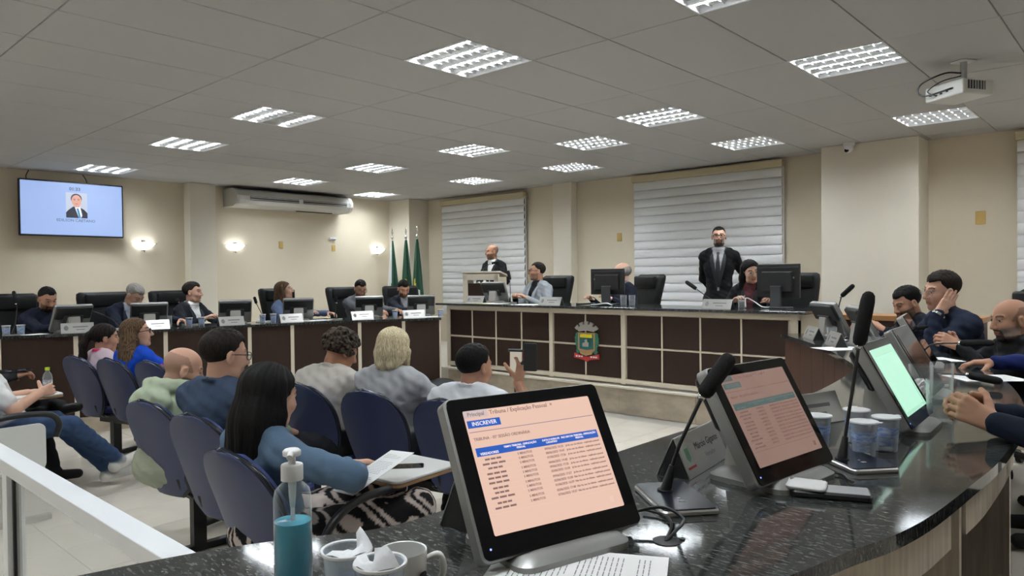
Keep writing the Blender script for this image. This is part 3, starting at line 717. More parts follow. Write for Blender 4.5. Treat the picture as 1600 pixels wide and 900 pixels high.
b = BM(); box(b, (0, -0.041, -0.016), (0.11, 0.006, 0.012)); obj('dark_strip', b, darkp_m, t)
# dome camera
t = thing('security_camera', 'small white dome security camera under the ceiling at the wide column', 'camera', (-2.72, 8.70, HC))
b = BM(); lathe(b, [(0.0, -0.04), (0.055, -0.04), (0.062, -0.02), (0.062, 0.0), (0.0, 0.0)], 20, TR((0, 0, -0.001))); obj('mount', b, white_m, t, smooth=True, angle=40)
b = BM(); bmesh.ops.create_uvsphere(b, u_segments=16, v_segments=10, radius=0.05, matrix=TR((0, -0.01, -0.065))); obj('ball', b, white_m, t, smooth=True)
b = BM(); lathe(b, [(0.0, 0.0), (0.022, 0.0), (0.026, -0.012), (0.0, -0.012)], 14, TR((-0.012, -0.055, -0.085), rx=rad(70))); obj('lens', b, gloss_m, t)
# projector
pj = thing('projector', 'white projector hanging from the ceiling on a grey pole at top right', 'projector', (-1.12, 5.95, 2.755), rad(-32))
b = BM(); box(b, (0, 0, 0), (0.32, 0.27, 0.105), bevel=0.012); obj('casing', b, mat('projector_white', (0.72, 0.72, 0.70), 0.45), pj)
b = BM(); tube(b, [(0.04, 0, 0.05), (0.04, 0, 0.205)], 0.022, 12); obj('pole', b, mat('grey_pole', (0.42, 0.42, 0.42), 0.4), pj)
b = BM(); slab(b, 0.12, 0.12, 0.006, 0.01, TR((0.04, 0, 0.198))); obj('ceiling_plate', b, white_m, pj)
b = BM(); box(b, (0.161, -0.02, 0.01), (0.004, 0.15, 0.06)); g = obj('vent', b, darkp_m, pj)
for k in range(6): 
    b = BM(); box(b, (0.163, -0.08+0.024*k, 0.01), (0.004, 0.004, 0.06)); obj('vent_bar', b, white_m, g)
for k, (x, z, s_) in enumerate(((-0.11, -0.01, 0.02), (-0.06, -0.02, 0.014), (-0.02, -0.015, 0.018), (0.03, -0.01, 0.014), (0.07, 0.0, 0.02))):
    b = BM(); box(b, (x, -0.136, z), (s_, 0.004, 0.012)); obj('socket', b, darkp_m, pj)
b = BM(); tube(b, catmull([(0.04, -0.022, 0.12), (-0.02, -0.10, 0.13), (-0.14, -0.17, 0.09), (-0.17, -0.19, 0.03), (-0.12, -0.17, -0.01), (0.07, -0.14, 0.0)], 6), 0.006, 6); tube(b, catmull([(0.04, -0.022, 0.10), (-0.05, -0.10, 0.08), (-0.11, -0.16, 0.02), (-0.06, -0.14, -0.02)], 6), 0.004, 6); obj('cable', b, blackp_m, pj, smooth=True)

# flags
fgreen = mat('flag_green', (0.008, 0.062, 0.034), 0.7); fyel = mat('flag_yellow', (0.62, 0.45, 0.03), 0.7); fwhite = mat('flag_white', (0.72, 0.73, 0.76), 0.7); fblue = mat('flag_blue', (0.02, 0.03, 0.20), 0.7)
def flag(x, y, label, scheme):
    t = thing('flag', label, 'flag', (x, y, 0.15), 0, 'flags in the corner')
    b = BM(); tube(b, [(0, 0, 0.0), (0, 0, 2.08)], 0.014, 8); lathe(b, [(0.15, 0), (0.15, 0.02), (0.05, 0.05), (0.02, 0.07)], 16); obj('pole', b, steel_m, t)
    b = BM(); lathe(b, [(0.0, 2.04), (0.022, 2.05), (0.028, 2.07), (0.022, 2.09), (0.008, 2.10), (0.010, 2.13), (0.034, 2.17), (0.012, 2.23), (0.0, 2.27)], 10); bmesh.ops.scale(b, vec=(1, 0.4, 1), verts=[v for v in b.verts if v.co.z > 2.12]); obj('finial', b, chrome_m, t, smooth=True)
    b = BM(); rings = []; nz, na = 16, 30
    for j in range(nz+1):
        v = j/nz; z = 2.02-1.42*v; R_ = 0.022+0.125*v**0.85
        rings.append([b.verts.new(((0.02*v)+R_*(1+0.20*math.sin(5*a+x*3)+0.10*math.sin(9*a+2*v))*math.cos(a), R_*0.7*(1+0.20*math.sin(5*a+x*3))*math.sin(a), z+0.03*math.sin(3*a)*v)) for a in np.linspace(0, 2*PI, na+1)[:-1]])
    for p, q in zip(rings, rings[1:]):
        for k in range(na): b.faces.new((p[k], q[k], q[(k+1) % na], p[(k+1) % na]))
    for f in b.faces:
        c = f.calc_center_median(); a = math.degrees(math.atan2(c.y, c.x)); f.material_index = scheme(a, (2.02-c.z)/1.42)
    obj('cloth', b, [fgreen, fyel, fwhite, fblue], t, smooth=True)
flag(-10.68, 8.42, 'white flag with a green edge, leftmost of the three flags', lambda a, v: (0 if -62 < a < 25 else (3 if (v > 0.72 and -150 < a < -100) else 2)))
flag(-10.33, 8.46, 'green flag with a yellow patch, middle one of the three flags', lambda a, v: (1 if (v > 0.50 and abs(a+50) < 220*(v-0.50) + 4) else 0))
flag(-9.97, 8.42, 'green flag with a yellow and white patch, rightmost of the three flags', lambda a, v: (2 if (v > 0.66 and -60 < a < -15) else (1 if (v > 0.48 and -130 < a < -80+150*(v-0.48)) else 0)))

# railing in the left foreground
RAIL_Z, RAIL_Y, RAIL_W = 0.95, 0.588, 0.058
rl = thing('glass_railing', 'white metal railing with a clear glass pane in the left foreground', 'railing', (-2.49, RAIL_Y, 0))
b = BM(); box(b, (0, 0, RAIL_Z-0.02), (2.18, RAIL_W, 0.04), bevel=0.002); obj('top_rail', b, rail_m, rl)
for x in (-0.10, 1.065):
    b = BM(); box(b, (x, 0.0, (RAIL_Z-0.04)/2), (0.05, RAIL_W*0.8, RAIL_Z-0.04)); obj('post', b, rail_m, rl)
b = BM(); box(b, (0, 0.0, 0.08), (2.18, RAIL_W*0.7, 0.04)); obj('bottom_rail', b, rail_m, rl)
b = BM(); box(b, (0.485, 0.0, (RAIL_Z+0.06)/2), (1.09, 0.006, RAIL_Z-0.15)); obj('glass_pane', b, glass_m, rl)
b = BM(); box(b, (-0.067, 0, (RAIL_Z+0.06)/2), (0.014, 0.02, RAIL_Z-0.15)); obj('gasket', b, blackp_m, rl)
b = BM(); box(b, (-0.6, 0.0, (RAIL_Z+0.06)/2), (0.93, 0.006, RAIL_Z-0.15)); obj('glass_pane', b, glass_m, rl)
# ================================================================== DESK EQUIPMENT
SCREEN_M = {
 'pink': mat('screen_pink', (0.02, 0.02, 0.02), 0.12, emit=((0.90, 0.60, 0.48), 0.76)),
 'dim': mat('screen_dim_pink', (0.02, 0.02, 0.02), 0.10, emit=((0.26, 0.165, 0.135), 0.85)),
 'green': mat('screen_mint', (0.02, 0.02, 0.02), 0.10, emit=((0.50, 0.92, 0.68), 0.72)),
 'off': gloss_m}
def make_touch(screen, far=False):
    """point-of-sale touch monitor: root at the base on the desk, screen looks to local +Y, leaning back"""
    t = thing('touch_monitor', '', 'monitor'); T = rad(29)
    H = frame_mat((0, 0, 0.150), (-1, 0, 0), (0, -math.sin(T), math.cos(T)))
    b = BM(); slab(b, 0.356, 0.292, 0.034, 0.014, H @ Matrix.Translation((0, 0, -0.034)), ch=0.004); h = obj('housing', b, silver_m, t, smooth=True, angle=35)
    b = BM(); slab(b, 0.350, 0.286, 0.003, 0.012, H, ch=0.001); obj('bezel', b, gloss_m, t)
    b = BM(); slab(b, 0.292, 0.224, 0.001, 0.002, H @ Matrix.Translation((0, 0.006, 0.003)), n=1); s = obj('screen', b, SCREEN_M[screen], t)
    b = BM(); slab(b, 0.336, 0.135, 0.022, 0.012, H @ Matrix.Translation((0, 0.070, -0.054)), ch=0.008); obj('back_cover', b, blackp_m, t, smooth=True, angle=35)
    b = BM(); slab(b, 0.20, 0.10, 0.022, 0.012, H @ Matrix.Translation((0, 0.005, -0.056)), ch=0.008); box(b, (0, 0.045, -0.062), (0.17, 0.012, 0.012), H); obj('connector_cover', b, darkp_m, t, smooth=True, angle=35)
    b = BM()    # wedge shaped neck from the back of the base to the back of the screen
    pr = [(-0.105, 0.012), (0.03, 0.012), (0.055, 0.045), (-0.055, 0.175), (-0.085, 0.160)]
    prism(b, pr, -0.055, 0.055, Matrix(((0, 0, 1, 0), (1, 0, 0, 0), (0, 1, 0, 0), (0, 0, 0, 1)))); bmesh.ops.recalc_face_normals(b, faces=b.faces)
    bmesh.ops.bevel(b, geom=b.edges[:], offset=0.008, segments=2, affect='EDGES'); obj('neck', b, silverl_m, t, smooth=True, angle=40)
    b = BM(); loops = []
    for ins, z in ((0.0, 0.0), (0.0, 0.012), (0.012, 0.022), (0.035, 0.026)): loops.append([b.verts.new((x, y, z)) for x, y in rrect(0.25-2*ins, 0.215-2*ins, 0.03, 4)])
    for p, q in zip(loops, loops[1:]):
        for k in range(len(p)): b.faces.new((p[k], p[(k+1) % len(p)], q[(k+1) % len(p)], q[k]))
    b.faces.new(loops[0][::-1]); b.faces.new(loops[-1]); obj('base', b, silver_m, t, smooth=True, angle=50)
    if not far:
        b = BM(); slab(b, 0.0035, 0.0035, 0.0006, 0.0015, H @ Matrix.Translation((-0.160, -0.125, 0.003)), n=3); obj('power_light', b, mat('blue_led', (0, 0, 0.1), 0.4, emit=((0.15, 0.2, 1.0), 3.0)), t)
    return t, s, H
FARM = [None]
def touch(x, y, facing, label, group=None, screen='off', z=ZT):
    if screen == 'off' and FARM[0] is not None: return dup(FARM[0], (x, y, z), facing, label, group), None, None
    t, s, H = make_touch(screen, screen == 'off'); t.location = (x, y, z); t.rotation_euler = (0, 0, facing); t['label'] = label
    if group: t['group'] = group
    if screen == 'off': FARM[0] = t
    return t, s, H
# --- content of the nearest screen
blue_s = emi('screen_blue', (0.012, 0.085, 0.42), 1.0); greyt_s = emi('screen_tab', (0.52, 0.42, 0.42), 1.0); sink = emi('screen_ink', (0.20, 0.12, 0.11), 1.0); swhite = emi('screen_white', (0.85, 0.75, 0.75), 1.0); sline = emi('screen_line', (0.20, 0.15, 0.22), 1.0); hair_s = emi('screen_hairline', (0.70, 0.45, 0.38), 1.0)
dimblue = emi('dim_screen_band', (0.050, 0.085, 0.080), 1.0); dimink = emi('dim_screen_ink', (0.15, 0.075, 0.065), 1.0)
def page(s, H, c_band, c_tab, c_ink, c_white, c_line, c_hair, full=True):
    M = H @ Matrix.Translation((0, 0.006, 0.0042)); W, Hh = 0.292, 0.224
    X = lambda u: -W/2+W*u
    Y = lambda v: Hh/2-Hh*v
    r = random.Random(3)
    flat('tab', rect(X(0.0), Y(0.062), X(0.17), Y(0.0)), 0, c_tab, s, M)
    T = lambda body, u, v, size, m, al='CENTER': text(body, size, M @ Matrix.Translation((X(u), Y(v), 0.0008)), m, s, align=al, bold=0.00008)
    T('Principal', 0.085, 0.035, 0.0105, c_ink); T('Tribuna / Explicação Pessoal  \u00d7', 0.185, 0.035, 0.0115, c_ink, 'LEFT')
    flat('button', rect(X(0.01), Y(0.148), X(0.25), Y(0.085)), 0, c_band, s, M); T('INSCREVER', 0.13, 0.117, 0.0105, c_white)
    flat('rule', rect(X(0.01), Y(0.185), X(0.985), Y(0.180)), 0, c_line, s, M)
    T('TRIBUNA - 05ª SESSÃO ORDINÁRIA', 0.025, 0.245, 0.0078, c_ink, 'LEFT')
    flat('table_header', rect(X(0.02), Y(0.385), X(0.975), Y(0.315)), 0, c_band, s, M)
    T('VEREADORES', 0.11, 0.368, 0.0064, c_white); T('TEMPO TRIBUNA - EXPLICAÇÃO\nPESSOAL', 0.345, 0.350, 0.0050, c_white); T('DATA E HORA DE\nCADASTRO', 0.585, 0.350, 0.0050, c_white); T('FAZ USO DA TRIBUNA - EXPLICAÇÃO\nPESSOAL', 0.815, 0.350, 0.0050, c_white)
    v = 0.412
    for k in range(11):
        wd = r.uniform(0.05, 0.085)
        for q in range(3): flat('name_line', rect(X(0.125-wd+q*wd*0.7), Y(v+0.011), X(0.125-wd+q*wd*0.7+wd*0.58), Y(v-0.004)), 0, c_ink, s, M)
        T('5 MINUTOS', 0.36, v, 0.0062, c_ink); T('%02d/06/2025 %02d:%02d' % (r.randint(1, 9), r.randint(14, 19), r.randint(10, 59)), 0.59, v, 0.0062, c_ink)
        T('Não fez uso da tribuna - explicação pessoal' if k > 6 else 'Já fez uso da tribuna - explicação pessoal', 0.825, v, 0.0050, c_ink)
        if k % 3 == 2: v += 0.006
        flat('row_rule', rect(X(0.02), Y(v+0.0195), X(0.975), Y(v+0.0185)), 0, c_hair, s, M); v += 0.037
    flat('rule', rect(X(0.02), Y(0.845), X(0.975), Y(0.842)), 0, c_hair, s, M)
    flat('corner_icon', rect(X(0.90), Y(0.95), X(0.93), Y(0.90)), 0, c_hair, s, M)
m1, s1, H1 = touch(-0.865, 1.035, rad(-104.5), 'nearest touch monitor showing a pink page with a blue table header', None, 'pink')
page(s1, H1, blue_s, greyt_s, sink, swhite, sline, hair_s)
m2, s2, H2 = touch(-0.725, 1.735, rad(-97), 'second touch monitor from the front with a dim reddish screen', None, 'dim')
page(s2, H2, dimblue, dimblue, dimink, emi('dim_white', (0.11, 0.12, 0.11), 1.0), dimink, dimink)
GR = 'touch monitors on the right bench'
m3, s3, H3 = touch(-0.655, 2.575, rad(-87), 'touch monitor with a glowing mint green screen behind the water cups', None, 'green')
flat('window_frame', rect(-0.13, -0.10, 0.115, 0.085), 0.0002, emi('screen_mint_light', (0.52, 0.92, 0.70), 0.82), s3, H3 @ Matrix.Translation((0, 0.006, 0.004)))
touch(-0.755, 3.26, rad(-85), 'grey touch monitor right behind the mint green screen, seen from its edge', GR)
touch(-0.98, 4.26, rad(-80), 'grey touch monitor in front of the man with clasped hands', GR)
touch(-1.54, 5.28, rad(-60), 'grey touch monitor partly behind the tall microphone of the right bench', GR)
touch(-1.98, 5.92, rad(-42), 'grey touch monitor at the far end of the right bench near the dais', GR)
GLM = 'touch monitors on the left bench'
for x, y, rz, lab in ((-8.10, 2.35, 98, 'touch monitor in front of the bearded man in the dark navy sweater'), (-7.98, 3.05, 74, 'touch monitor in front of the grey-haired man bending forward'),
   (-7.92, 3.97, 68, 'touch monitor right of the man in the dark jacket and white shirt'), (-7.82, 4.72, 63, 'touch monitor in front of the woman in the denim shirt'),
   (-7.62, 5.62, 57, 'touch monitor in front of the bearded man in the grey jacket'), (-7.28, 6.20, 52, 'touch monitor in front of the man sitting before the flags')):
    touch(x, y, rad(rz), lab, GLM)
touch(-6.64, 6.95, rad(14), 'small touch monitor on the dais beside the man in the light grey blazer', None, 'off', 1.141)

# --- desktop monitors on the dais, seen from behind
def desk_monitor(x, y, rz, label, w_=0.50, h_=0.33):
    t = thing('desktop_monitor', label, 'monitor', (x, y, 1.141), rz)
    b = BM(); box(b, (0, 0, 0), (w_, 0.03, h_), TR((0, 0, 0.27)), bevel=0.006); obj('housing', b, blackp_m, t)
    b = BM(); box(b, (0, -0.028, 0.26), (w_*0.72, 0.035, h_*0.62), bevel=0.012); obj('rear_bulge', b, blackp_m, t)
    b = BM(); box(b, (0, -0.019, 0.27+h_*0.40), (w_*0.94, 0.008, 0.010)); obj('top_vent', b, darkp_m, t)
    b = BM(); box(b, (0, 0.0165, 0.27), (w_-0.03, 0.003, h_-0.03)); obj('screen', b, gloss_m, t)
    b = BM(); box(b, (0, -0.055, 0.11), (0.11, 0.03, 0.22), bevel=0.006); obj('stand', b, darkp_m, t)
    b = BM(); slab(b, 0.26, 0.20, 0.014, 0.03, TR((0, -0.03, 0.0)), ch=0.003); obj('base', b, darkp_m, t)
    b = BM(); box(b, (w_*0.32*(1 if x > -4 else -1), -0.0475 if False else -0.017, 0.30), (0.055, 0.006, 0.018)); obj('rating_label', b, mat('grey_label', (0.45, 0.45, 0.45), 0.6), t)
    return t
desk_monitor(-4.86, 6.98, rad(12), 'black desktop monitor hiding the bald man on the dais', 0.42, 0.30)
desk_monitor(-2.86, 7.02, rad(-4), 'black desktop monitor in front of the dark-haired woman on the dais', 0.44, 0.33)

# --- gooseneck microphones
def mic(x, y, z, rz, path, label, group=None, base=(0.12, 0.20), cap=0.135, capr=0.017, led=True):
    """path: points of the stem relative to the root (world aligned); the last segment is the foam windshield"""
    t = thing('gooseneck_microphone', label, 'microphone', (x, y, z))
    B0 = TR((0, 0, 0), rz=rz)
    b = BM(); slab(b, base[0], base[1], 0.012, 0.012, B0, ch=0.003); obj('base', b, steel_m, t)
    b = BM(); slab(b, base[0]-0.006, base[1]-0.006, 0.003, 0.010, B0 @ Matrix.Translation((0, 0, 0.012)), ch=0.001); bt = obj('base_plate', b, mat('dark_base_plate', (0.010, 0.012, 0.020), 0.22), t)
    if led:
        b = BM(); slab(b, 0.014, 0.010, 0.0006, 0.002, B0 @ Matrix.Translation((0.0, -base[1]*0.22, 0.0152)), n=2); slab(b, 0.006, 0.006, 0.0006, 0.002, B0 @ Matrix.Translation((0.0, -base[1]*0.12, 0.0152)), n=2); obj('talk_button', b, greyink_m, bt)
    P = [Vector(p) for p in path]; st = catmull(P[:-1], 6); q = st[0]
    b = BM(); tube(b, [q+Vector((0, 0, 0.0)), q+(st[1]-q).normalized()*0.06], [0.0135, 0.007], 10); lathe(b, [(0.0, 0), (0.018, 0), (0.018, 0.004), (0.0, 0.004)], 14, TR((q.x, q.y, q.z))); obj('stem_boot', b, blackp_m, t, smooth=True, angle=40)
    b = BM(); tube(b, st, 0.0045, 8); obj('stem', b, blackp_m, t, smooth=True)
    e = st[-1]; d = (P[-1]-P[-2]).normalized(); L = (P[-1]-P[-2]).length
    b = BM(); tube(b, [e-d*0.012, e], [0.006, 0.011], 10); obj('collar', b, chrome_m, t, smooth=True)
    b = BM(); ss = [(0.0, 0.5), (0.04, 0.86), (0.12, 1.0), (0.5, 1.02), (0.82, 1.0), (0.93, 0.86), (0.985, 0.5), (1.0, 0.1)]
    tube(b, [e+d*L*k for k, _ in ss], [capr*r for _, r in ss], 14); obj('foam_windshield', b, foam_m, t, smooth=True); return t
mic(-0.81, 1.412, ZT, rad(50), [(-0.032, 0.015, 0.014), (-0.012, 0.03, 0.10), (0.012, 0.05, 0.17), (0.034, 0.068, 0.229), (0.092, 0.092, 0.322)], 'gooseneck microphone between the two nearest monitors', None, (0.125, 0.205), capr=0.0185)
mic(-0.617, 1.995, ZT, rad(50), [(-0.018, -0.030, 0.014), (-0.006, -0.020, 0.12), (0.008, -0.008, 0.24), (0.016, -0.003, 0.311), (0.040, 0.007, 0.452)], 'tallest gooseneck microphone on the right bench beside the water cups', None, (0.125, 0.205), capr=0.0175)
mic(-1.78, 5.62, ZT, rad(40), [(0, 0, 0.014), (-0.06, 0.10, 0.10), (-0.12, 0.20, 0.22), (-0.10, 0.20, 0.32), (-0.01, 0.21, 0.41)], 'gooseneck microphone rising behind the farthest monitor of the right bench', None, (0.10, 0.16), cap=0.12, capr=0.018)
mic(-0.80, 3.62, ZT, rad(40), [(-0.06, 0.02, 0.014), (-0.05, 0.10, 0.06), (0.02, 0.09, 0.045), (0.14, 0.07, 0.045), (0.27, 0.045, 0.03)], 'gooseneck microphone bent flat over the papers beside the water glasses', None, (0.10, 0.16), capr=0.017)
mic(-1.05, 4.62, ZT, rad(40), [(-0.02, 0.0, 0.014), (0.0, -0.05, 0.06), (0.08, -0.07, 0.10), (0.20, -0.08, 0.112), (0.36, -0.09, 0.122)], 'gooseneck microphone bent towards the man with clasped hands', None, (0.10, 0.16), capr=0.018)
mic(-1.40, 5.02, ZT, rad(40), [(0.0, 0.0, 0.014), (0.0, 0.02, 0.06), (0.04, 0.08, 0.11), (0.10, 0.13, 0.12), (0.24, 0.23, 0.150)], 'gooseneck microphone in front of the man leaning on his hand', None, (0.10, 0.16), capr=0.013)
GMK = 'gooseneck microphones on the left bench'
for x, y, pth, lab in ((-8.10, 1.86, [(0, 0, 0.014), (-0.02, 0.03, 0.12), (-0.05, 0.05, 0.24), (-0.06, 0.045, 0.30), (-0.065, 0.03, 0.42)], 'upright gooseneck microphone at the far left of the left bench'),
   (-8.17, 2.82, [(0, 0, 0.014), (-0.04, -0.05, 0.10), (-0.08, -0.17, 0.17), (-0.10, -0.24, 0.20), (-0.13, -0.33, 0.25)], 'gooseneck microphone tilted left between the first two councillors'),
   (-8.16, 3.56, [(0, 0, 0.014), (-0.03, -0.03, 0.10), (-0.06, -0.07, 0.20), (-0.08, -0.09, 0.26), (-0.10, -0.10, 0.30)], 'thin gooseneck microphone before the man in the white shirt'),
   (-7.95, 4.33, [(0, 0, 0.014), (0.0, -0.02, 0.10), (-0.02, -0.05, 0.18), (-0.02, -0.07, 0.22), (-0.03, -0.09, 0.30)], 'gooseneck microphone beside the blue cups left of the woman'),
   (-7.60, 5.10, [(0, 0, 0.014), (0, 0.0, 0.10), (0.0, 0.01, 0.18), (0.0, 0.01, 0.21), (0.0, 0.01, 0.28)], 'upright gooseneck microphone between the woman and the man in grey')):
    mic(x, y, ZT, rad(10), pth, lab, GMK, (0.11, 0.14), capr=0.017, led=False)
GMD = 'microphones on the dais'
mic(-6.32, 6.88, 1.141, 0, [(0, 0, 0.014), (-0.01, 0.02, 0.14), (-0.05, 0.06, 0.26), (-0.06, 0.07, 0.30), (-0.10, 0.08, 0.42)], 'gooseneck microphone before the face of the man in the light blazer', GMD, (0.12, 0.15), capr=0.020, led=False)
mic(-3.42, 6.90, 1.141, 0, [(0, 0, 0.014), (-0.03, -0.01, 0.05), (-0.14, -0.03, 0.12), (-0.24, -0.04, 0.19), (-0.36, -0.05, 0.27)], 'gooseneck microphone leaning left beside the dark-haired woman on the dais', GMD, (0.12, 0.15), capr=0.020, led=False)
mic(-7.66, 7.76, 1.538, rad(30), [(0.0, 0, 0.014), (0.0, 0.0, 0.06), (0.05, 0.045, 0.12), (0.09, 0.08, 0.145), (0.17, 0.15, 0.175)], 'gooseneck microphone on the lectern before the standing speaker', GMD, (0.14, 0.16), capr=0.017, led=False)

# --- nameplates: brushed steel tents with black ends
def nameplate(x, y, z, rz, label, group, L=0.28, lines=None, near=False):
    t = thing('nameplate', label, 'nameplate', (x, y, z), rz, group); dpt, hgt = 0.085, 0.095
    b = BM(); prism(b, [(-dpt/2+0.003, 0), (dpt/2-0.003, 0), (0, hgt-0.004)], -L/2, L/2, Matrix(((0, 0, 1, 0), (1, 0, 0, 0), (0, 1, 0, 0), (0, 0, 0, 1)))); bmesh.ops.recalc_face_normals(b, faces=b.faces); obj('core', b, blackp_m, t)
    for s in (-1, 1):
        ys = Vector((0, -s*dpt/2, hgt)); M = frame_mat((0, s*dpt/4, hgt/2), (-s, 0, 0), ys); hh = ys.length
        b = BM(); slab(b, L, hh, 0.0022, 0.001, M, n=1, ch=0.0006); p = obj('steel_face', b, steel_m, t)
        Mt = M @ Matrix.Translation((0, 0, 0.0024))
        if near:
            flat('printed_crest', [(-0.10+a*0.8, c*0.8) for a, c in ((-0.014, 0.024), (0.014, 0.024), (0.016, -0.008), (0, -0.022), (-0.016, -0.008))], 0, mat('crest_green', (0.10, 0.22, 0.12), 0.5), p, Mt)
            flat('printed_wreath', ellipse(-0.10, 0.0, 0.026, 0.030, 14), -0.0003, mat('crest_pale', (0.35, 0.38, 0.33), 0.5), p, Mt)
            flat('printed_ribbon', rect(-0.125, -0.032, -0.075, -0.026), 0, rede_m, p, Mt)
            text('Márcio Gigante', 0.026, Mt @ Matrix.Translation((0.035, 0.012, 0)), ink_m, p); text('Vereador', 0.018, Mt @ Matrix.Translation((0.035, -0.018, 0)), greyink_m, p)
        else:
            flat('printed_crest', ellipse(-L*0.34, 0, 0.020, 0.026, 10), 0, greyink_m, p, Mt)
            flat('printed_name', rect(-L*0.14, 0.004, L*0.32, 0.016), 0, greyink_m, p, Mt); flat('printed_title', rect(-L*0.04, -0.022, L*0.22, -0.014), 0, greyink_m, p, Mt)
    return t
nameplate(-0.925, 1.715, ZT, rad(97), 'steel nameplate with a printed name leaning behind the second monitor', None, near=True)
nameplate(-1.055, 1.115, ZT, rad(92), 'steel nameplate half hidden behind the nearest monitor', 'nameplates on the right bench')
nameplate(-0.905, 2.45, ZT, rad(70), 'steel nameplate standing behind the water cups', 'nameplates on the right bench')
nameplate(-1.70, 5.15, ZT, rad(122), 'steel nameplate near the front edge, second from the dais end of the right bench', 'nameplates on the right bench')
nameplate(-2.02, 5.62, ZT, rad(125), 'steel nameplate nearest to the dais on the right bench', 'nameplates on the right bench')
NL = 'nameplates on the left bench'
for x, y, rz, lab in ((-7.94, 2.36, 78, 'white steel nameplate before the bearded man in the navy sweater'), (-7.76, 3.02, 82, 'white steel nameplate before the grey-haired man'), (-7.68, 3.80, 86, 'steel nameplate below the monitor right of the man in the white shirt'),
   (-7.62, 4.50, 84, 'steel nameplate before the woman in the denim shirt'), (-7.38, 5.33, 76, 'steel nameplate before the man in the grey jacket'), (-7.05, 5.88, 66, 'steel nameplate before the man by the flags')):
    nameplate(x, y, ZT, rad(rz), lab, NL)
ND = 'nameplates on the dais'
nameplate(-6.72, 6.66, 1.141, rad(4), 'steel nameplate at the left end of the dais by the lectern', ND, 0.30)
nameplate(-5.42, 6.62, 1.141, rad(2), 'steel nameplate on the dais left of the black monitor', ND, 0.32)
nameplate(-3.30, 6.62, 1.141, rad(-4), 'steel nameplate before the dark-haired woman on the dais', ND, 0.32)

# --- cups, glasses, bottles
def make_cup(torn=True):
    t = thing('water_cup', '', 'cup')
    b = BM(); lathe(b, [(0.0, 0.0), (0.027, 0.0), (0.0285, 0.003), (0.034, 0.088), (0.0375, 0.094), (0.0375, 0.096), (0.033, 0.094), (0.0275, 0.004), (0.0, 0.003)], 24, cap=False); obj('plastic_cup', b, cupplastic_m, t, smooth=True, angle=50)
    b = BM(); lathe(b, [(0.0291, 0.018), (0.0332, 0.070)], 24, cap=False); obj('blue_print', b, cupprint_m, t, smooth=True)
    b = BM(); lathe(b, [(0.0, 0.0965), (0.020, 0.0972), (0.0378, 0.0968), (0.0384, 0.095), (0.0384, 0.093)], 24, cap=False); box(b, (0.040, 0.0, 0.097), (0.014, 0.016, 0.0006), TR((0, 0, 0.0), ry=0)); obj('foil_lid', b, foil_m, t, smooth=True, angle=40)
    return t
cup0 = make_cup(); cused = [False]
def cup(x, y, z, label, group, rz=0.0):
    if not cused[0]: cused[0] = True; cup0.location = (x, y, z); cup0['label'] = label; cup0['group'] = group; return cup0
    return dup(cup0, (x, y, z), rz, label, group)
GC = 'sealed water cups beside the mint green monitor'
cup(-0.620, 2.095, ZT, 'sealed water cup in front of the two others, beside the tall microphone', GC, 0.3)
cup(-0.690, 2.265, ZT, 'sealed water cup behind the tall microphone, left of the group', GC, 2.0)
cup(-0.592, 2.200, ZT, 'sealed water cup nearest to the mint green monitor', GC, 1.0)
cup(-0.745, 2.105, ZT, 'sealed water cup between the second monitor and the tall microphone', GC, 4.0)
GCL = 'blue water cups on the left bench'
for x, y, lab in ((-8.06, 1.80, 'left one of the two blue water cups at the far left end'), (-8.07, 1.92, 'right one of the two blue water cups at the far left end'), (-7.86, 3.42, 'left one of the two blue cups before the man in the white shirt'), (-7.87, 3.56, 'right one of the two blue cups before the man in the white shirt'),
   (-7.83, 4.26, 'left one of the two blue cups beside the woman’s monitor'), (-7.80, 4.38, 'right one of the two blue cups beside the woman’s monitor'), (-7.22, 5.72, 'blue water cup between the two right monitors of the left bench'), (-6.86, 6.16, 'blue water cup at the right end of the left bench')):
    cup(x, y, ZT, lab, GCL)
def opened_cup(x, y, label, rz):
    t = thing('opened_cup', label, 'cup', (x, y, ZT), rz)
    b = BM(); lathe(b, [(0.0, 0.0), (0.027, 0.0), (0.0285, 0.003), (0.034, 0.088), (0.0375, 0.094), (0.0375, 0.096), (0.033, 0.094), (0.0275, 0.004), (0.0, 0.003)], 32, cap=False); obj('plastic_cup', b, cupplastic_m, t, smooth=True, angle=50)
    b = BM(); lathe(b, [(0.0291, 0.010), (0.0318, 0.048)], 32, cap=False); obj('blue_print', b, cupprint_m, t, smooth=True)
    b = BM(); lathe(b, [(0.0345, 0.0955), (0.0378, 0.0968), (0.0386, 0.095), (0.0386, 0.092)], 32, cap=False); obj('lip', b, white_m, t, smooth=True)
    b = BM(); nn = 9; rows = []          # torn, curled foil
    for i in range(nn+1):
        u = i/nn; a0 = -1.9+3.3*u; row = []
        for j in range(5):
            v = j/4; r_ = 0.0375*(1-v*0.95); lift = 0.012*math.sin(PI*v)+0.018*v*u*u-0.016*v*(1-u)
            row.append(b.verts.new((r_*math.cos(a0)+0.016*v, r_*math.sin(a0), 0.0972+lift*(0.7 if u < 0.7 else 1.25)+0.0022*math.sin(17*u+9*v))))
        rows.append(row)
    for p, q in zip(rows, rows[1:]):
        for k in range(4): b.faces.new((p[k], p[k+1], q[k+1], q[k]))
    obj('torn_foil', b, foil_m, t, smooth=True)
    return t
opened_cup(-0.912, 0.625, 'opened plastic cup with torn foil, left of the white mug', rad(20))
opened_cup(-0.834, 0.628, 'opened plastic cup with a curled foil lid, in front of the white mug', rad(-70))
t = thing('white_mug', 'small white mug with a dark emblem behind the opened plastic cups', 'mug', (-0.862, 0.692, ZT), rad(58))
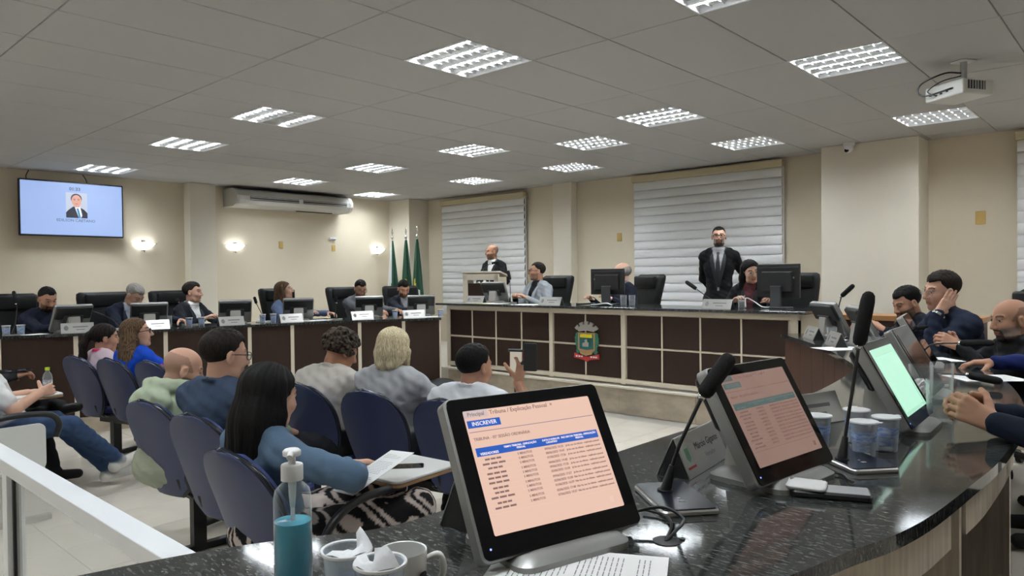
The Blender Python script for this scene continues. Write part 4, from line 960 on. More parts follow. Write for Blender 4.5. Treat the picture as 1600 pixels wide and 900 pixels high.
b = BM(); lathe(b, [(0.0, 0.0), (0.030, 0.0), (0.033, 0.004), (0.0365, 0.086), (0.036, 0.088), (0.034, 0.087), (0.032, 0.008), (0.0, 0.006)], 32, cap=False); obj('mug_body', b, mat('white_ceramic', (0.75, 0.75, 0.74), 0.12), t, smooth=True, angle=60)
b = BM(); tube(b, catmull([(0.036, 0, 0.070), (0.055, 0, 0.074), (0.062, 0, 0.050), (0.050, 0, 0.026), (0.034, 0, 0.022)], 5), 0.0055, 8); obj('handle', b, mat('white_ceramic', (0.75, 0.75, 0.74), 0.12), t, smooth=True)
b = BM(); slab(b, 0.016, 0.026, 0.0008, 0.004, frame_mat((0.026, -0.026, 0.048), (0.7, 0.7, 0), (0.03, -0.03, 1))); obj('printed_emblem', b, ink_m, t)
def tumbler(x, y, z, label, group=None, h_=0.125, r_=0.034, water=0.0):
    t = thing('glass_tumbler', label, 'glass', (x, y, z), 0, group)
    b = BM(); lathe(b, [(0.0, 0.0), (r_*0.86, 0.0), (r_*0.9, 0.003), (r_, h_), (r_-0.0018, h_), (r_*0.86, 0.012), (0.0, 0.010)], 28, cap=False); obj('tumbler', b, glass_m, t, smooth=True, angle=50)
    return t
tumbler(-0.565, 2.70, ZT, 'tall clear glass beside the clasped hands in the navy sleeves', None, 0.145, 0.040)
tumbler(-0.70, 3.05, ZT, 'clear glass with crumpled paper behind the nearer clear glass', None, 0.15, 0.042)
tumbler(-0.655, 3.17, ZT, 'clear glass standing just behind the glass with crumpled paper', None, 0.15, 0.042)
tumbler(-1.86, 5.55, ZT, 'low clear glass behind the steel nameplates near the dais', None, 0.10, 0.036); tumbler(-1.80, 5.36, ZT, 'clear glass with a paper cover between the nameplates', None, 0.11, 0.036)
tumbler(-1.37, 4.85, ZT, 'clear glass behind the mint green monitor, at the tall microphone', None, 0.10, 0.036)
tumbler(-7.95, 3.24, ZT, 'clear glass beside the grey-haired man’s hand', None, 0.13, 0.034)
tumbler(-4.55, 6.84, 1.141, 'left one of the two glasses on the dais right of the black monitor', None, 0.12, 0.036); tumbler(-4.45, 6.86, 1.141, 'right one of the two glasses on the dais right of the black monitor', None, 0.12, 0.036)
tumbler(-3.14, 6.80, 1.141, 'clear glass on the dais beside the woman’s nameplate', None, 0.13, 0.034); tumbler(-6.85, 7.14, 1.141, 'small clear glass beside the water bottle on the dais', None, 0.08, 0.032)
for x, y in ((-0.70, 3.05),):
    t = thing('crumpled_napkin', 'crumpled white napkin stuffed in a clear glass on the right bench', 'napkin', (x, y, ZT+0.06))
    b = BM(); bmesh.ops.create_icosphere(b, subdivisions=3, radius=0.03)
    r = random.Random(5)
    for v in b.verts: v.co *= r.uniform(0.75, 1.12); v.co.z *= 1.3
    obj('crumpled_paper', b, paper_m, t)
# hand sanitizer
t = thing('sanitizer_bottle', 'clear pump bottle half full of blue hand gel in the foreground', 'bottle', (-1.045, 0.615, ZT))
b = BM(); lathe(b, [(0.0, 0.0), (0.026, 0.0), (0.030, 0.004), (0.030, 0.148), (0.027, 0.163), (0.018, 0.172), (0.015, 0.175), (0.015, 0.184)], 32, cap=False); obj('bottle_shell', b, thin_material('bottle_plastic', (0.80, 0.86, 0.88), 0.06, 0.55), t, smooth=True, angle=50)
b = BM(); lathe(b, [(0.0, 0.003), (0.0255, 0.003), (0.0290, 0.006), (0.0290, 0.112), (0.0, 0.114)], 32, cap=False); obj('blue_gel', b, mat('blue_gel', (0.06, 0.42, 0.58), 0.12, alpha=0.86), t, smooth=True, angle=50)
b = BM(); tube(b, [(0, 0, 0.012), (0, 0, 0.185)], 0.0035, 8); obj('dip_tube', b, mat('milky_plastic', (0.75, 0.85, 0.88), 0.4, trans=0.3), t, smooth=True)
b = BM(); lathe(b, [(0.0, 0.132), (0.004, 0.134), (0.0055, 0.15), (0.007, 0.178), (0.0, 0.18)], 14); obj('pump_cylinder', b, mat('milky_plastic', (0.75, 0.85, 0.88), 0.4), t, smooth=True)
b = BM(); lathe(b, [(0.0, 0.178), (0.0175, 0.178), (0.0175, 0.201), (0.0165, 0.203), (0.0, 0.203)], 28); obj('screw_collar', b, white_m, t, smooth=True, angle=40)
b = BM(); lathe(b, [(0.006, 0.203), (0.006, 0.216), (0.014, 0.217), (0.0145, 0.224), (0.011, 0.2275), (0.0, 0.2285)], 24); tube(b, [(0, 0, 0.221), (0.012, -0.010, 0.222), (0.020, -0.016, 0.219)], 0.005, 8); obj('pump_head', b, white_m, t, smooth=True, angle=50)
# small water bottle on the dais
def pet(x, y, z, label, capc, s=1.0, band=None):
    t = thing('water_bottle', label, 'bottle', (x, y, z)); b = BM()
    lathe(b, [(0.0, 0.0), (0.028*s, 0.0), (0.031*s, 0.006*s), (0.031*s, 0.12*s), (0.026*s, 0.145*s), (0.013*s, 0.165*s), (0.013*s, 0.175*s)], 20, cap=False); obj('bottle_shell', b, thin_material('pet_plastic', (0.75, 0.82, 0.86), 0.15, 0.65), t, smooth=True, angle=50)
    b = BM(); lathe(b, [(0.0, 0.174*s), (0.016*s, 0.174*s), (0.016*s, 0.194*s), (0.0, 0.195*s)], 16); obj('cap', b, capc, t, smooth=True, angle=40)
    b = BM(); lathe(b, [(0.0314*s, 0.05*s), (0.0314*s, 0.105*s)], 20, cap=False); obj('label_band', b, band or paper_m, t, smooth=True); return t
pet(-6.98, 7.16, 1.141, 'clear water bottle on the dais before the lectern', white_m)
pet(-5.68, 1.50, 0.712, 'small clear bottle with a lime green cap in the hand at the left edge', mat('lime_cap', (0.55, 0.72, 0.03), 0.4), 0.95, mat('navy_band', (0.45, 0.5, 0.6), 0.5, noise=(40, 0.9)))

# --- papers, phones, cables
def sheet(x, y, z, rz, label, w_=0.21, h_=0.297, n=1, lines=True, M=None, curl=0.0):
    t = thing('paper_sheet', label, 'paper', (x, y, z), rz)
    b = BM(); N = 10; rows = []
    for i in range(N+1):
        u = i/N-0.5; rows.append([b.verts.new((u*w_, (j/8-0.5)*h_, 0.0015*n+curl*(u*u*1.6+0.5*(j/8-0.5)**2+0.25*math.sin(3*u+j)))) for j in range(9)])
    for p, q in zip(rows, rows[1:]):
        for k in range(8): b.faces.new((p[k], q[k], q[k+1], p[k+1]))
    r_ = bmesh.ops.extrude_face_region(b, geom=b.faces[:]); bmesh.ops.translate(b, vec=(0, 0, -0.0012*n), verts=[g for g in r_['geom'] if isinstance(g, bmesh.types.BMVert)]); bmesh.ops.recalc_face_normals(b, faces=b.faces)
    p = obj('leaf_of_paper', b, paper_m, t)
    if lines:
        r2 = random.Random(int(abs(x*100))); b = BM()
        for k in range(26):
            yy = h_/2-0.030-k*0.0092
            if k in (3, 4, 14): continue
            L = w_*0.78*(0.55 if k in (0, 15) else r2.uniform(0.85, 1.0)); x0 = -w_*0.39
            z0 = 0.0018*n
            for q in range(7):
                a, c2 = x0+L*q/7, x0+L*(q+0.86)/7; zz = lambda xx: z0+curl*((xx/w_)**2*1.6+0.5*(yy/h_)**2+0.25*math.sin(3*xx/w_+(yy/h_+0.5)*8))+0.0006
                vs = [b.verts.new((a, yy-0.0009, zz(a))), b.verts.new((c2, yy-0.0009, zz(c2))), b.verts.new((c2, yy+0.0009, zz(c2))), b.verts.new((a, yy+0.0009, zz(a)))]; b.faces.new(vs)
        obj('printed_lines', b, greyink_m, p)['kind'] = 'stuff'
    return t
sheet(-0.735, 0.955, ZT+0.001, rad(-62), 'printed paper lying in the foreground below the nearest monitor', 0.21, 0.297, 1)
sheet(-0.47, 3.10, ZT+0.001, rad(-70), 'printed paper at the right edge before the navy sleeves', n=1)
sheet(-0.64, 3.98, ZT+0.001, rad(-50), 'printed paper lying before the hand in the blue sleeve')
sheet(-1.02, 4.62, ZT+0.001, rad(-45), 'white paper under the dark phone of the man with clasped hands', lines=False)
sheet(-1.62, 4.98, ZT+0.001, rad(-38), 'white paper behind the second nameplate of the right bench', lines=False)
sheet(-8.02, 2.02, ZT+0.001, rad(20), 'paper on the left bench beside the far left cups', lines=False, w_=0.15, h_=0.2); sheet(-7.62, 4.85, ZT+0.001, rad(0), 'white paper on the left bench before the woman', lines=False)
sheet(-6.98, 6.10, ZT+0.001, rad(-20), 'white paper at the right end of the left bench', lines=False); sheet(-6.35, 6.62, 1.142, rad(88), 'white paper on the dais before the man in the light blazer', lines=False)
sheet(-5.75, 6.60, 1.142, rad(88), 'second white paper on the dais, left of the steel nameplate', lines=False)
t = thing('envelope_folder', 'pale yellow folder lying on the left part of the dais', 'folder', (-6.60, 6.60, 1.1415), rad(3)); b = BM(); slab(b, 0.33, 0.23, 0.006, 0.004, ch=0.001); obj('folder_cover', b, mat('pale_yellow_card', (0.62, 0.55, 0.33), 0.7), t)
def phone(x, y, z, rz, label, m=None, M=None, w_=0.074, h_=0.155):
    t = thing('smartphone', label, 'phone', (x, y, z), rz); M = M or I()
    b = BM(); slab(b, w_, h_, 0.0085, 0.010, M, ch=0.002); obj('phone_case', b, blackp_m, t, smooth=True, angle=35)
    b = BM(); slab(b, w_-0.005, h_-0.005, 0.0006, 0.008, M @ Matrix.Translation((0, 0, 0.0085))); obj('phone_screen', b, m or gloss_m, t); return t
t = thing('phone_box', 'dark phone with a grey back lying by the second monitor under a tissue', 'phone', (-0.565, 1.672, ZT), rad(-68+90))
b = BM(); slab(b, 0.165, 0.072, 0.016, 0.010, ch=0.004); obj('phone_case', b, blackp_m, t, smooth=True, angle=35)
b = BM(); slab(b, 0.095, 0.060, 0.0008, 0.004, TR((0.030, 0, 0.016))); obj('grey_cover', b, mat('grey_plate', (0.33, 0.33, 0.34), 0.35), t)
t = thing('folded_tissue', 'folded white tissue lying on the dark phone by the second monitor', 'tissue', (-0.612, 1.655, ZT+0.0165), rad(15))
b = BM(); slab(b, 0.085, 0.075, 0.007, 0.012, ch=0.003); bmesh.ops.subdivide_edges(b, edges=b.edges[:], cuts=1)
r = random.Random(2)
for v in b.verts: v.co.z += r.uniform(0, 0.003) if v.co.z > 0.003 else 0
obj('tissue_layers', b, paper_m, t, smooth=True)
phone(-0.97, 4.50, ZT+0.003, rad(-60), 'dark phone on the white paper of the man with clasped hands')
t = thing('monitor_cable', 'black cable running from the nearest monitor into the desk hole', 'cable', (-0.76, 1.24, ZT))
b = BM(); tube(b, catmull([(-0.06, -0.07, 0.02), (0.0, 0.02, 0.035), (0.05, 0.03, 0.02), (0.062, -0.02, 0.012), (0.06, -0.055, 0.0)], 6), 0.0035, 8); tube(b, catmull([(-0.06, 0.06, 0.008), (-0.01, 0.06, 0.006), (0.03, 0.02, 0.006), (0.055, -0.045, 0.0)], 6), 0.003, 8); obj('cable_run', b, blackp_m, t, smooth=True)
t = thing('monitor_cable', 'black cable lying between the second monitor and the tall microphone', 'cable', (-0.62, 1.86, ZT))
b = BM(); tube(b, catmull([(-0.03, -0.02, 0.006), (0.02, -0.01, 0.006), (0.05, -0.05, 0.006), (0.065, -0.06, 0.005)], 6), 0.003, 8); obj('cable_run', b, blackp_m, t, smooth=True)
t = thing('monitor_cable', 'loose dark cable bundle on the dais behind the black monitor', 'cable', (-4.95, 6.78, 1.141))
b = BM(); tube(b, catmull([(-0.25, 0.05, 0.012), (-0.15, -0.05, 0.012), (0.0, 0.02, 0.02), (0.12, -0.06, 0.012), (0.25, 0.0, 0.012), (0.33, -0.02, 0.01)], 6), 0.012, 6); obj('cable_run', b, blackp_m, t, smooth=True)
b = BM(); tube(b, catmull([(0.05, -0.08, 0.01), (0.15, -0.10, 0.015), (0.25, -0.06, 0.03), (0.34, -0.08, 0.01)], 6), 0.006, 6); obj('white_lead', b, white_m, t, smooth=True)
t = thing('monitor_cable', 'white cable rising to the monitor of the dark-haired woman', 'cable', (-3.0, 6.88, 1.141))
b = BM(); tube(b, catmull([(-0.12, -0.03, 0.01), (-0.13, 0.0, 0.10), (-0.06, 0.02, 0.07), (0.03, 0.0, 0.02), (0.1, 0.02, 0.01)], 6), 0.006, 6); obj('cable_run', b, white_m, t, smooth=True)
# ================================================================== PEOPLE
# A body is one surface: rounded cones and ellipsoids blended in a distance field and skinned with surface nets.
class Field:
    def __init__(s): s.p = []
    def cone(s, a, b, ra, rb, col, k=0.02, rough=0.85, flat=None, cut=False):
        """rounded cone from a to b; flat=(unit dir, factor) squashes it along dir"""
        s.p.append(('c', np.array(a, float), np.array(b, float), ra, rb, np.array(col, float), k, rough, flat, cut)); return s
    def ell(s, c, r, col, k=0.02, R=None, rough=0.85, cut=False, planes=None):
        s.p.append(('e', np.array(c, float), np.array(r, float), np.eye(3) if R is None else np.array(R, float), planes, np.array(col, float), k, rough, None, cut)); return s
    def dist(s, p, P):
        if p[0] == 'c':
            a, b, ra, rb, fl = p[1], p[2], p[3], p[4], p[8]; Q = P-a; d = b-a; f = 1.0
            if fl is not None:
                n, f = np.array(fl[0], float), fl[1]; Q = Q+np.multiply.outer(Q@n, n)*(1/f-1); d = d+n*(d@n)*(1/f-1)
            L2 = max(d@d, 1e-9); t = np.clip(Q@d/L2, 0, 1)
            return (np.linalg.norm(Q-t[..., None]*d, axis=-1)-(ra+(rb-ra)*t))*(f if f < 1 else 1.0)
        Q = (P-p[1])@p[3]; r = p[2]; k0 = np.linalg.norm(Q/r, axis=-1); k1 = np.linalg.norm(Q/(r*r), axis=-1)+1e-9
        d = k0*(k0-1)/k1
        if p[4] is not None:
            for n, o in p[4]: d = np.maximum(d, o(P)) if n is None else np.maximum(d, (P-np.array(o))@np.array(n))
        return d
    def bounds(s, p):
        if p[0] == 'c':
            m = max(p[3], p[4]); return np.minimum(p[1], p[2])-m, np.maximum(p[1], p[2])+m
        m = np.abs(p[3])@p[2]; return p[1]-m, p[1]+m
    def mesh(s, h):
        B = [s.bounds(p) for p in s.p if not p[9]]; lo = np.min([b[0] for b in B], 0)-3*h; hi = np.max([b[1] for b in B], 0)+3*h
        n = np.ceil((hi-lo)/h).astype(int)+1; D = np.full(n, 1.0, np.float32)
        ax = [lo[i]+h*np.arange(n[i]) for i in range(3)]
        for p in s.p:
            k = p[6]; b0, b1 = s.bounds(p); pad = k+2.5*h
            i0 = np.clip(np.floor((b0-pad-lo)/h).astype(int), 0, n-1); i1 = np.clip(np.ceil((b1+pad-lo)/h).astype(int)+1, 1, n)
            if np.any(i1-i0 < 1): continue
            sl = tuple(slice(i0[i], i1[i]) for i in range(3))
            P = np.stack(np.meshgrid(*[ax[i][sl[i]] for i in range(3)], indexing='ij'), -1)
            d = s.dist(p, P); o = D[sl]
            if p[9]:
                hh = np.maximum(k-np.abs(-d-o), 0)/k; D[sl] = np.maximum(o, -d)+hh*hh*k/4
            else:
                hh = np.maximum(k-np.abs(d-o), 0)/k; D[sl] = np.minimum(o, d)-hh*hh*k/4
        V, F = surface_net(D, lo, h)
        # colour of each vertex: the nearest source, softened over a few millimetres
        prims = [p for p in s.p if not p[9]]; DD = np.stack([s.dist(p, V) for p in prims], 1)
        W = np.exp(-(DD-DD.min(1, keepdims=True))/0.0035); W /= W.sum(1, keepdims=True)
        col = W@np.stack([p[5] for p in prims]); ro = W@np.array([p[7] for p in prims])
        return V, F, np.concatenate([col, ro[:, None]], 1)
def surface_net(D, lo, h):
    S = D < 0; n = np.array(S.shape)-1; cnt = np.zeros(n, np.int8)
    offs = [(i, j, k) for i in (0, 1) for j in (0, 1) for k in (0, 1)]
    for i, j, k in offs: cnt += S[i:i+n[0], j:j+n[1], k:k+n[2]]
    act = np.argwhere((cnt > 0) & (cnt < 8)); idx = np.full(n, -1, np.int64); idx[tuple(act.T)] = np.arange(len(act))
    pos = np.zeros((len(act), 3)); num = np.zeros(len(act))
    for a in offs:
        for axx in range(3):
            if a[axx]: continue
            b = list(a); b[axx] = 1; d1 = D[tuple((act+a).T)]; d2 = D[tuple((act+b).T)]; m = (d1 < 0) != (d2 < 0)
            t = d1[m]/(d1[m]-d2[m]); q = np.tile(np.array(a, float), (m.sum(), 1)); q[:, axx] += t; pos[m] += q; num[m] += 1
    V = lo+h*(act+pos/num[:, None]); Q = []
    for axx in range(3):
        u, v = [(1, 2), (2, 0), (0, 1)][axx]
        s0 = [slice(None)]*3; s1 = [slice(None)]*3; s0[axx] = slice(0, -1); s1[axx] = slice(1, None)
        A, Bm = S[tuple(s0)], S[tuple(s1)]; e = np.argwhere(A != Bm); e = e[(e[:, u] > 0) & (e[:, v] > 0) & (e[:, u] < n[u]) & (e[:, v] < n[v])]
        sign = A[tuple(e.T)]
        def cell(du, dv):
            c = e.copy(); c[:, u] += du; c[:, v] += dv; return idx[tuple(c.T)]
        q = np.stack([cell(-1, -1), cell(0, -1), cell(0, 0), cell(-1, 0)], 1); q[~sign] = q[~sign][:, ::-1]; Q.append(q)
    return V, np.concatenate(Q)
def vnormals(V, F):
    N = np.zeros_like(V); f = np.cross(V[F[:, 2]]-V[F[:, 0]], V[F[:, 3]]-V[F[:, 1]])
    for k in range(4): np.add.at(N, F[:, k], f)
    return N/(np.linalg.norm(N, axis=1, keepdims=True)+1e-12)
def np_obj(name, parts, m, parent, origin):
    V = np.concatenate([p[0] for p in parts])-np.array(origin); o = 0; Fs = []
    for p in parts: Fs.append(p[1]+o); o += len(p[0])
    F = np.concatenate(Fs); me = bpy.data.meshes.new(name)
    me.vertices.add(len(V)); me.vertices.foreach_set('co', V.ravel()); me.loops.add(F.size); me.loops.foreach_set('vertex_index', F.ravel())
    me.polygons.add(len(F)); me.polygons.foreach_set('loop_start', np.arange(0, F.size, 4)); me.polygons.foreach_set('use_smooth', np.ones(len(F), bool))
    if parts[0][2] is not None:
        a = me.color_attributes.new('Col', 'FLOAT_COLOR', 'POINT'); a.data.foreach_set('color', np.concatenate([p[2] for p in parts]).ravel())
    me.update(calc_edges=True); me.validate(); me.materials.append(m)
    return link(bpy.data.objects.new(name, me), parent)
def unit(v): v = np.array(v, float); return v/(np.linalg.norm(v)+1e-12)
def rotz(a): c, s = math.cos(a), math.sin(a); return np.array([[c, -s, 0], [s, c, 0], [0, 0, 1.0]])
def rotx(a): c, s = math.cos(a), math.sin(a); return np.array([[1.0, 0, 0], [0, c, -s], [0, s, c]])
def roty(a): c, s = math.cos(a), math.sin(a); return np.array([[c, 0, s], [0, 1.0, 0], [-s, 0, c]])

HAIR_COL = {'black': ((0.004, 0.0035, 0.0035), (0.010, 0.009, 0.0085)), 'dark': ((0.008, 0.006, 0.005), (0.026, 0.020, 0.016)), 'brown': ((0.030, 0.016, 0.009), (0.11, 0.065, 0.035)),
            'grey': ((0.16, 0.15, 0.14), (0.36, 0.34, 0.31)), 'blond': ((0.42, 0.33, 0.18), (0.82, 0.74, 0.54)), 'ombre': ((0.022, 0.014, 0.010), (0.20, 0.125, 0.07)), 'curl': ((0.008, 0.006, 0.006), (0.10, 0.075, 0.055))}
def hair_material(kind):
    nm = 'hair_'+kind
    if nm in MATS: return MATS[nm]
    a, b_ = HAIR_COL[kind]; m = bpy.data.materials.new(nm); m.use_nodes = True; MATS[nm] = m; nt = m.node_tree; b = nt.nodes['Principled BSDF']
    tc = nt.nodes.new('ShaderNodeTexCoord'); mp = nt.nodes.new('ShaderNodeMapping'); mp.inputs['Scale'].default_value = (1, 1, 0.05 if kind != 'curl' else 1.0)
    n = nt.nodes.new('ShaderNodeTexNoise'); n.inputs['Scale'].default_value = 230 if kind != 'curl' else 60; n.inputs['Detail'].default_value = 3
    nt.links.new(tc.outputs['Object'], mp.inputs[0]); nt.links.new(mp.outputs[0], n.inputs['Vector'])
    cr = nt.nodes.new('ShaderNodeValToRGB'); cr.color_ramp.elements[0].position = 0.38; cr.color_ramp.elements[0].color = (*a, 1); cr.color_ramp.elements[1].position = 0.68; cr.color_ramp.elements[1].color = (*b_, 1)
    nt.links.new(n.outputs[0], cr.inputs[0]); nt.links.new(cr.outputs[0], b.inputs['Base Color']); b.inputs['Roughness'].default_value = 0.55; b.inputs['Specular IOR Level'].default_value = 0.09
    bp = nt.nodes.new('ShaderNodeBump'); bp.inputs['Strength'].default_value = 0.3; bp.inputs['Distance'].default_value = 0.003
    nt.links.new(n.outputs[0], bp.inputs['Height']); nt.links.new(bp.outputs[0], b.inputs['Normal']); return m

SKIN = {'light': (0.58, 0.345, 0.25), 'tan': (0.46, 0.25, 0.165), 'mid': (0.34, 0.17, 0.105)}
def hand_field(W, fdir, ndir, side, skin, s=1.0, curl=0.5, thumb=0.5, spread=1.0):
    """W wrist, fdir towards the fingertips, ndir palm normal (palm side), side +1 right hand / -1 left hand"""
    f = unit(fdir); n = unit(np.array(ndir)-f*(np.array(ndir)@f)); lat = np.cross(f, n)*side    # lat points to the thumb side
    F = Field(); W = np.array(W, float); c = np.array(skin)
    base = W-f*0.015*s
    K = []
    for i in range(4):
        o = (1.5-i)*0.0195*s*spread; k = W+f*(0.092-0.006*abs(i-1))*s+lat*o-n*0.002; K.append(k)
        F.cone(W+lat*o*0.55+f*0.01*s, k, 0.0155*s, 0.0112*s, c, 0.012, 0.5)
    F.cone(base, W+f*0.02*s, 0.026*s, 0.025*s, c, 0.012, 0.5, (n, 0.72))
    lens = [(0.040, 0.025, 0.020), (0.045, 0.029, 0.021), (0.041, 0.027, 0.020), (0.032, 0.020, 0.018)]
    for i in range(4):
        p = K[i]; d = f+lat*(1.5-i)*0.045*spread; d = unit(d)
        for j in range(3):
            a = curl*(0.75, 1.05, 0.7)[j]; ax = np.cross(d, n); dn = d*math.cos(a)+unit(n-d*(n@d))*math.sin(a); d = unit(dn)
            q = p+d*lens[i][j]*s; r0 = (0.0098, 0.0088, 0.0080)[j]*s*(0.88 if i == 3 else 1); F.cone(p, q, r0, r0*0.92, c, 0.004, 0.5); p = q
            nn = n
    # thumb
    p = W+lat*0.020*s+f*0.018*s+n*0.006*s; d = unit(lat*0.85+f*0.62+n*(0.25+0.5*thumb))
    for L, r0, r1 in ((0.042, 0.0155, 0.0120), (0.032, 0.0115, 0.0105), (0.026, 0.0105, 0.0088)):
        q = p+d*L*s; F.cone(p, q, r0*s, r1*s, c, 0.006, 0.5); p = q; d = unit(d+f*0.35*(1-thumb)+n*0.30*thumb-lat*0.25*thumb)
    return F

def person(label, head_at, body, gaze, z0=0.0, sh=0.46, lean=0.0, side=0.0, top=(0.02, 0.02, 0.03), pants=(0.02, 0.02, 0.025), shoe=(0.02, 0.02, 0.02), skin='tan', width=1.0, belly=0.0,
           hair=None, sleeve='long', shirt=None, tie=None, collar=None, beard=None, glasses=None, lh=None, rh=None, lhd=None, rhd=None, hands=(1, 1), curl=(0.5, 0.5), legs='sit', knees=None, feet=None,
           vox=0.010, hvox=0.005, standing=False, hood=None, pitch=0.0, roll=0.0, stubble=None, pattern=None, neckcol=None, female=False, hs=1.0, elbow_l=None, elbow_r=None, palm_l=None, palm_r=None, legs_on=True):
    """head_at: centre of the head in the room; body, gaze: headings in degrees (0 looks along +Y, 90 along -X)"""
    sk = np.array(SKIN[skin]); Rb = rotz(rad(body)); Rt, Fw = Rb[:, 0], Rb[:, 1]; up0 = np.array([0, 0, 1.0])
    t = unit(Rt*math.sin(rad(side))+Fw*math.sin(rad(lean))+up0*math.cos(rad(lean))); Ft = unit(Fw-t*(Fw@t)); Rs = np.cross(Ft, t)
    Rh = rotz(rad(gaze))@rotx(rad(-pitch))@roty(rad(roll)); Hu, Hf, Hr = Rh[:, 2], Rh[:, 1], Rh[:, 0]
    hc = np.array(head_at, float); ntop = hc-Hu*0.085*hs-Hf*0.018
    nd = unit(t+0.6*Hu)
    hip_z = z0+(sh+0.09 if not standing else sh)
    s = (ntop[2]-hip_z)/((0.50*t+0.062*nd)[2]); s = min(max(s, 0.74), 1.16); L = s
    nb = ntop-nd*0.062*s; P = nb-t*0.50*s
    hip_z = P[2]
    root_xy = P[:2]; root = (root_xy[0], root_xy[1], z0)
    T = thing('person', label, 'person', root)
    top = np.array(top, float); pants = np.array(pants, float); w = width*(0.92 if female else 1.0)
    B = Field(); H = lambda r_, f_, u_: P+Rs*r_+Ft*f_*1.0+t*u_*s
    # trunk
    B.ell(H(0, -0.01, -0.01), (0.178*w, 0.128*w, 0.125), pants if standing else top*0.5+pants*0.5 if False else pants, 0.04, np.stack([Rs, Ft, t], 1))
    B.ell(H(0, 0.0, 0.13), ((0.150 if not female else 0.138)*w+belly*0.3, 0.108*w+belly*0.5, 0.16*s), top, 0.05, np.stack([Rs, Ft, t], 1))
    if belly: B.ell(H(0, 0.05+belly*0.3, 0.11), (0.145*w+belly*0.3, 0.10+belly*0.6, 0.13), top, 0.06, np.stack([Rs, Ft, t], 1))
    B.ell(H(0, 0.0, 0.315), (0.172*w, 0.115*w, 0.175*s), top, 0.05, np.stack([Rs, Ft, t], 1))
    if female: B.ell(H(0.07, 0.075, 0.30), (0.065, 0.06, 0.07), top, 0.05); B.ell(H(-0.07, 0.075, 0.30), (0.065, 0.06, 0.07), top, 0.05)
    B.ell(H(0, -0.035, 0.36), (0.165*w, 0.085, 0.12*s), top, 0.05, np.stack([Rs, Ft, t], 1))
    SL, SR = H(-0.166*w, -0.012, 0.435), H(0.166*w, -0.012, 0.435)
    B.cone(SL, SR, 0.060*w, 0.060*w, top, 0.05, flat=(Ft, 0.95))
    for S_ in (SL, SR): B.cone(nb-t*0.005, nb*0.35+S_*0.65+t*0.020, 0.058, 0.055, top, 0.045)
    if collar is not None:
        for a in range(14):
            th = 2*PI*a/14; th2 = th+2*PI/14; rr = 0.068*w
            q = lambda x: nb+nd*(0.024 - 0.018*math.cos(x))+Rs*rr*math.sin(x)+Ft*(rr*math.cos(x)+0.004)
            B.cone(q(th), q(th2), 0.0085, 0.0085, collar, 0.008)
    if hood is not None:
        for a in range(-6, 7):
            th = PI+a*0.26; th2 = th+0.26
            q = lambda x: nb+t*(0.022+0.030*(0.5-0.5*math.cos(x)))+Rs*0.112*math.sin(x)+Ft*(0.098*math.cos(x)-0.004)
            B.cone(q(th), q(th2), 0.034, 0.034, hood, 0.012)
        B.ell(nb-Ft*0.125-t*0.035, (0.125, 0.052, 0.085), hood, 0.022, np.stack([Rs, Ft, t], 1))
    # legs
    if legs_on:
        for sg in (-1, 1):
            hip = P+Rt*sg*0.092*w+up0*(-0.015)
            if standing:
                foot = np.array([hip[0], hip[1], z0])+Fw*0.0+Rt*sg*0.03; knee = hip*0.5+np.array([foot[0], foot[1], z0+0.06])*0.5+Fw*0.012; ank = np.array([foot[0], foot[1], z0+0.09])-Fw*0.02; fd = Fw
            else:
                k_ = knees[0 if sg < 0 else 1] if knees else None; f_ = feet[0 if sg < 0 else 1] if feet else None
                knee = np.array(k_, float) if k_ is not None else hip+Fw*0.42+Rt*sg*0.06+up0*(-0.02)
                ank = np.array(f_[:3], float) if f_ is not None else np.array([knee[0], knee[1], z0+0.09])-Fw*0.03
                fd = unit(np.array(f_[3:6], float)) if (f_ is not None and len(f_) > 3) else Fw
            B.cone(hip, knee, 0.088*w, 0.062*w, pants, 0.035); B.cone(knee, ank, 0.062*w, 0.046, pants, 0.025)
            dn = -up0 if abs(fd[2]) < 0.5 else -unit(up0-fd*fd[2])
            B.cone(ank+dn*0.03-fd*0.035, ank+dn*0.042+fd*0.15, 0.042, 0.034, shoe, 0.012, 0.5); B.cone(ank, ank+dn*0.02, 0.045, 0.044, shoe, 0.012, 0.6)
    # arms
    skp = []
    fields = []; arms = {}
    for sg, S_, tgt, hd, eh, pn, on, cu in ((-1, SL, lh, lhd, elbow_l, palm_l, hands[0], curl[0]), (1, SR, rh, rhd, elbow_r, palm_r, hands[1], curl[1])):
        S2 = S_-t*0.012; a_, b_ = 0.285*max(s, 0.9), 0.255*max(s, 0.9)
        if tgt is None: tgt = S2-t*0.40+Fw*0.22+Rt*sg*(-0.02)
        tgt = np.array(tgt, float); v = tgt-S2; dd = np.linalg.norm(v); 
        if dd > (a_+b_)*0.985: a_, b_ = a_*dd/((a_+b_)*0.985), b_*dd/((a_+b_)*0.985)
        if dd < 0.16: tgt = S2+unit(v)*0.16; v = tgt-S2; dd = 0.16
        x = (a_*a_-b_*b_+dd*dd)/(2*dd); y = math.sqrt(max(a_*a_-x*x, 0)); vd = unit(v)
        hint = np.array(eh, float) if eh is not None else (Rt*sg*0.75-up0*0.9-Fw*0.25); hint = unit(hint-vd*(hint@vd)); E = S2+vd*x+hint*y
        r1, r2, r3, r4 = (0.060*w, 0.050*w, 0.047*w, 0.036) if sleeve == 'long' else (0.062*w, 0.056*w, 0.042*w, 0.029)
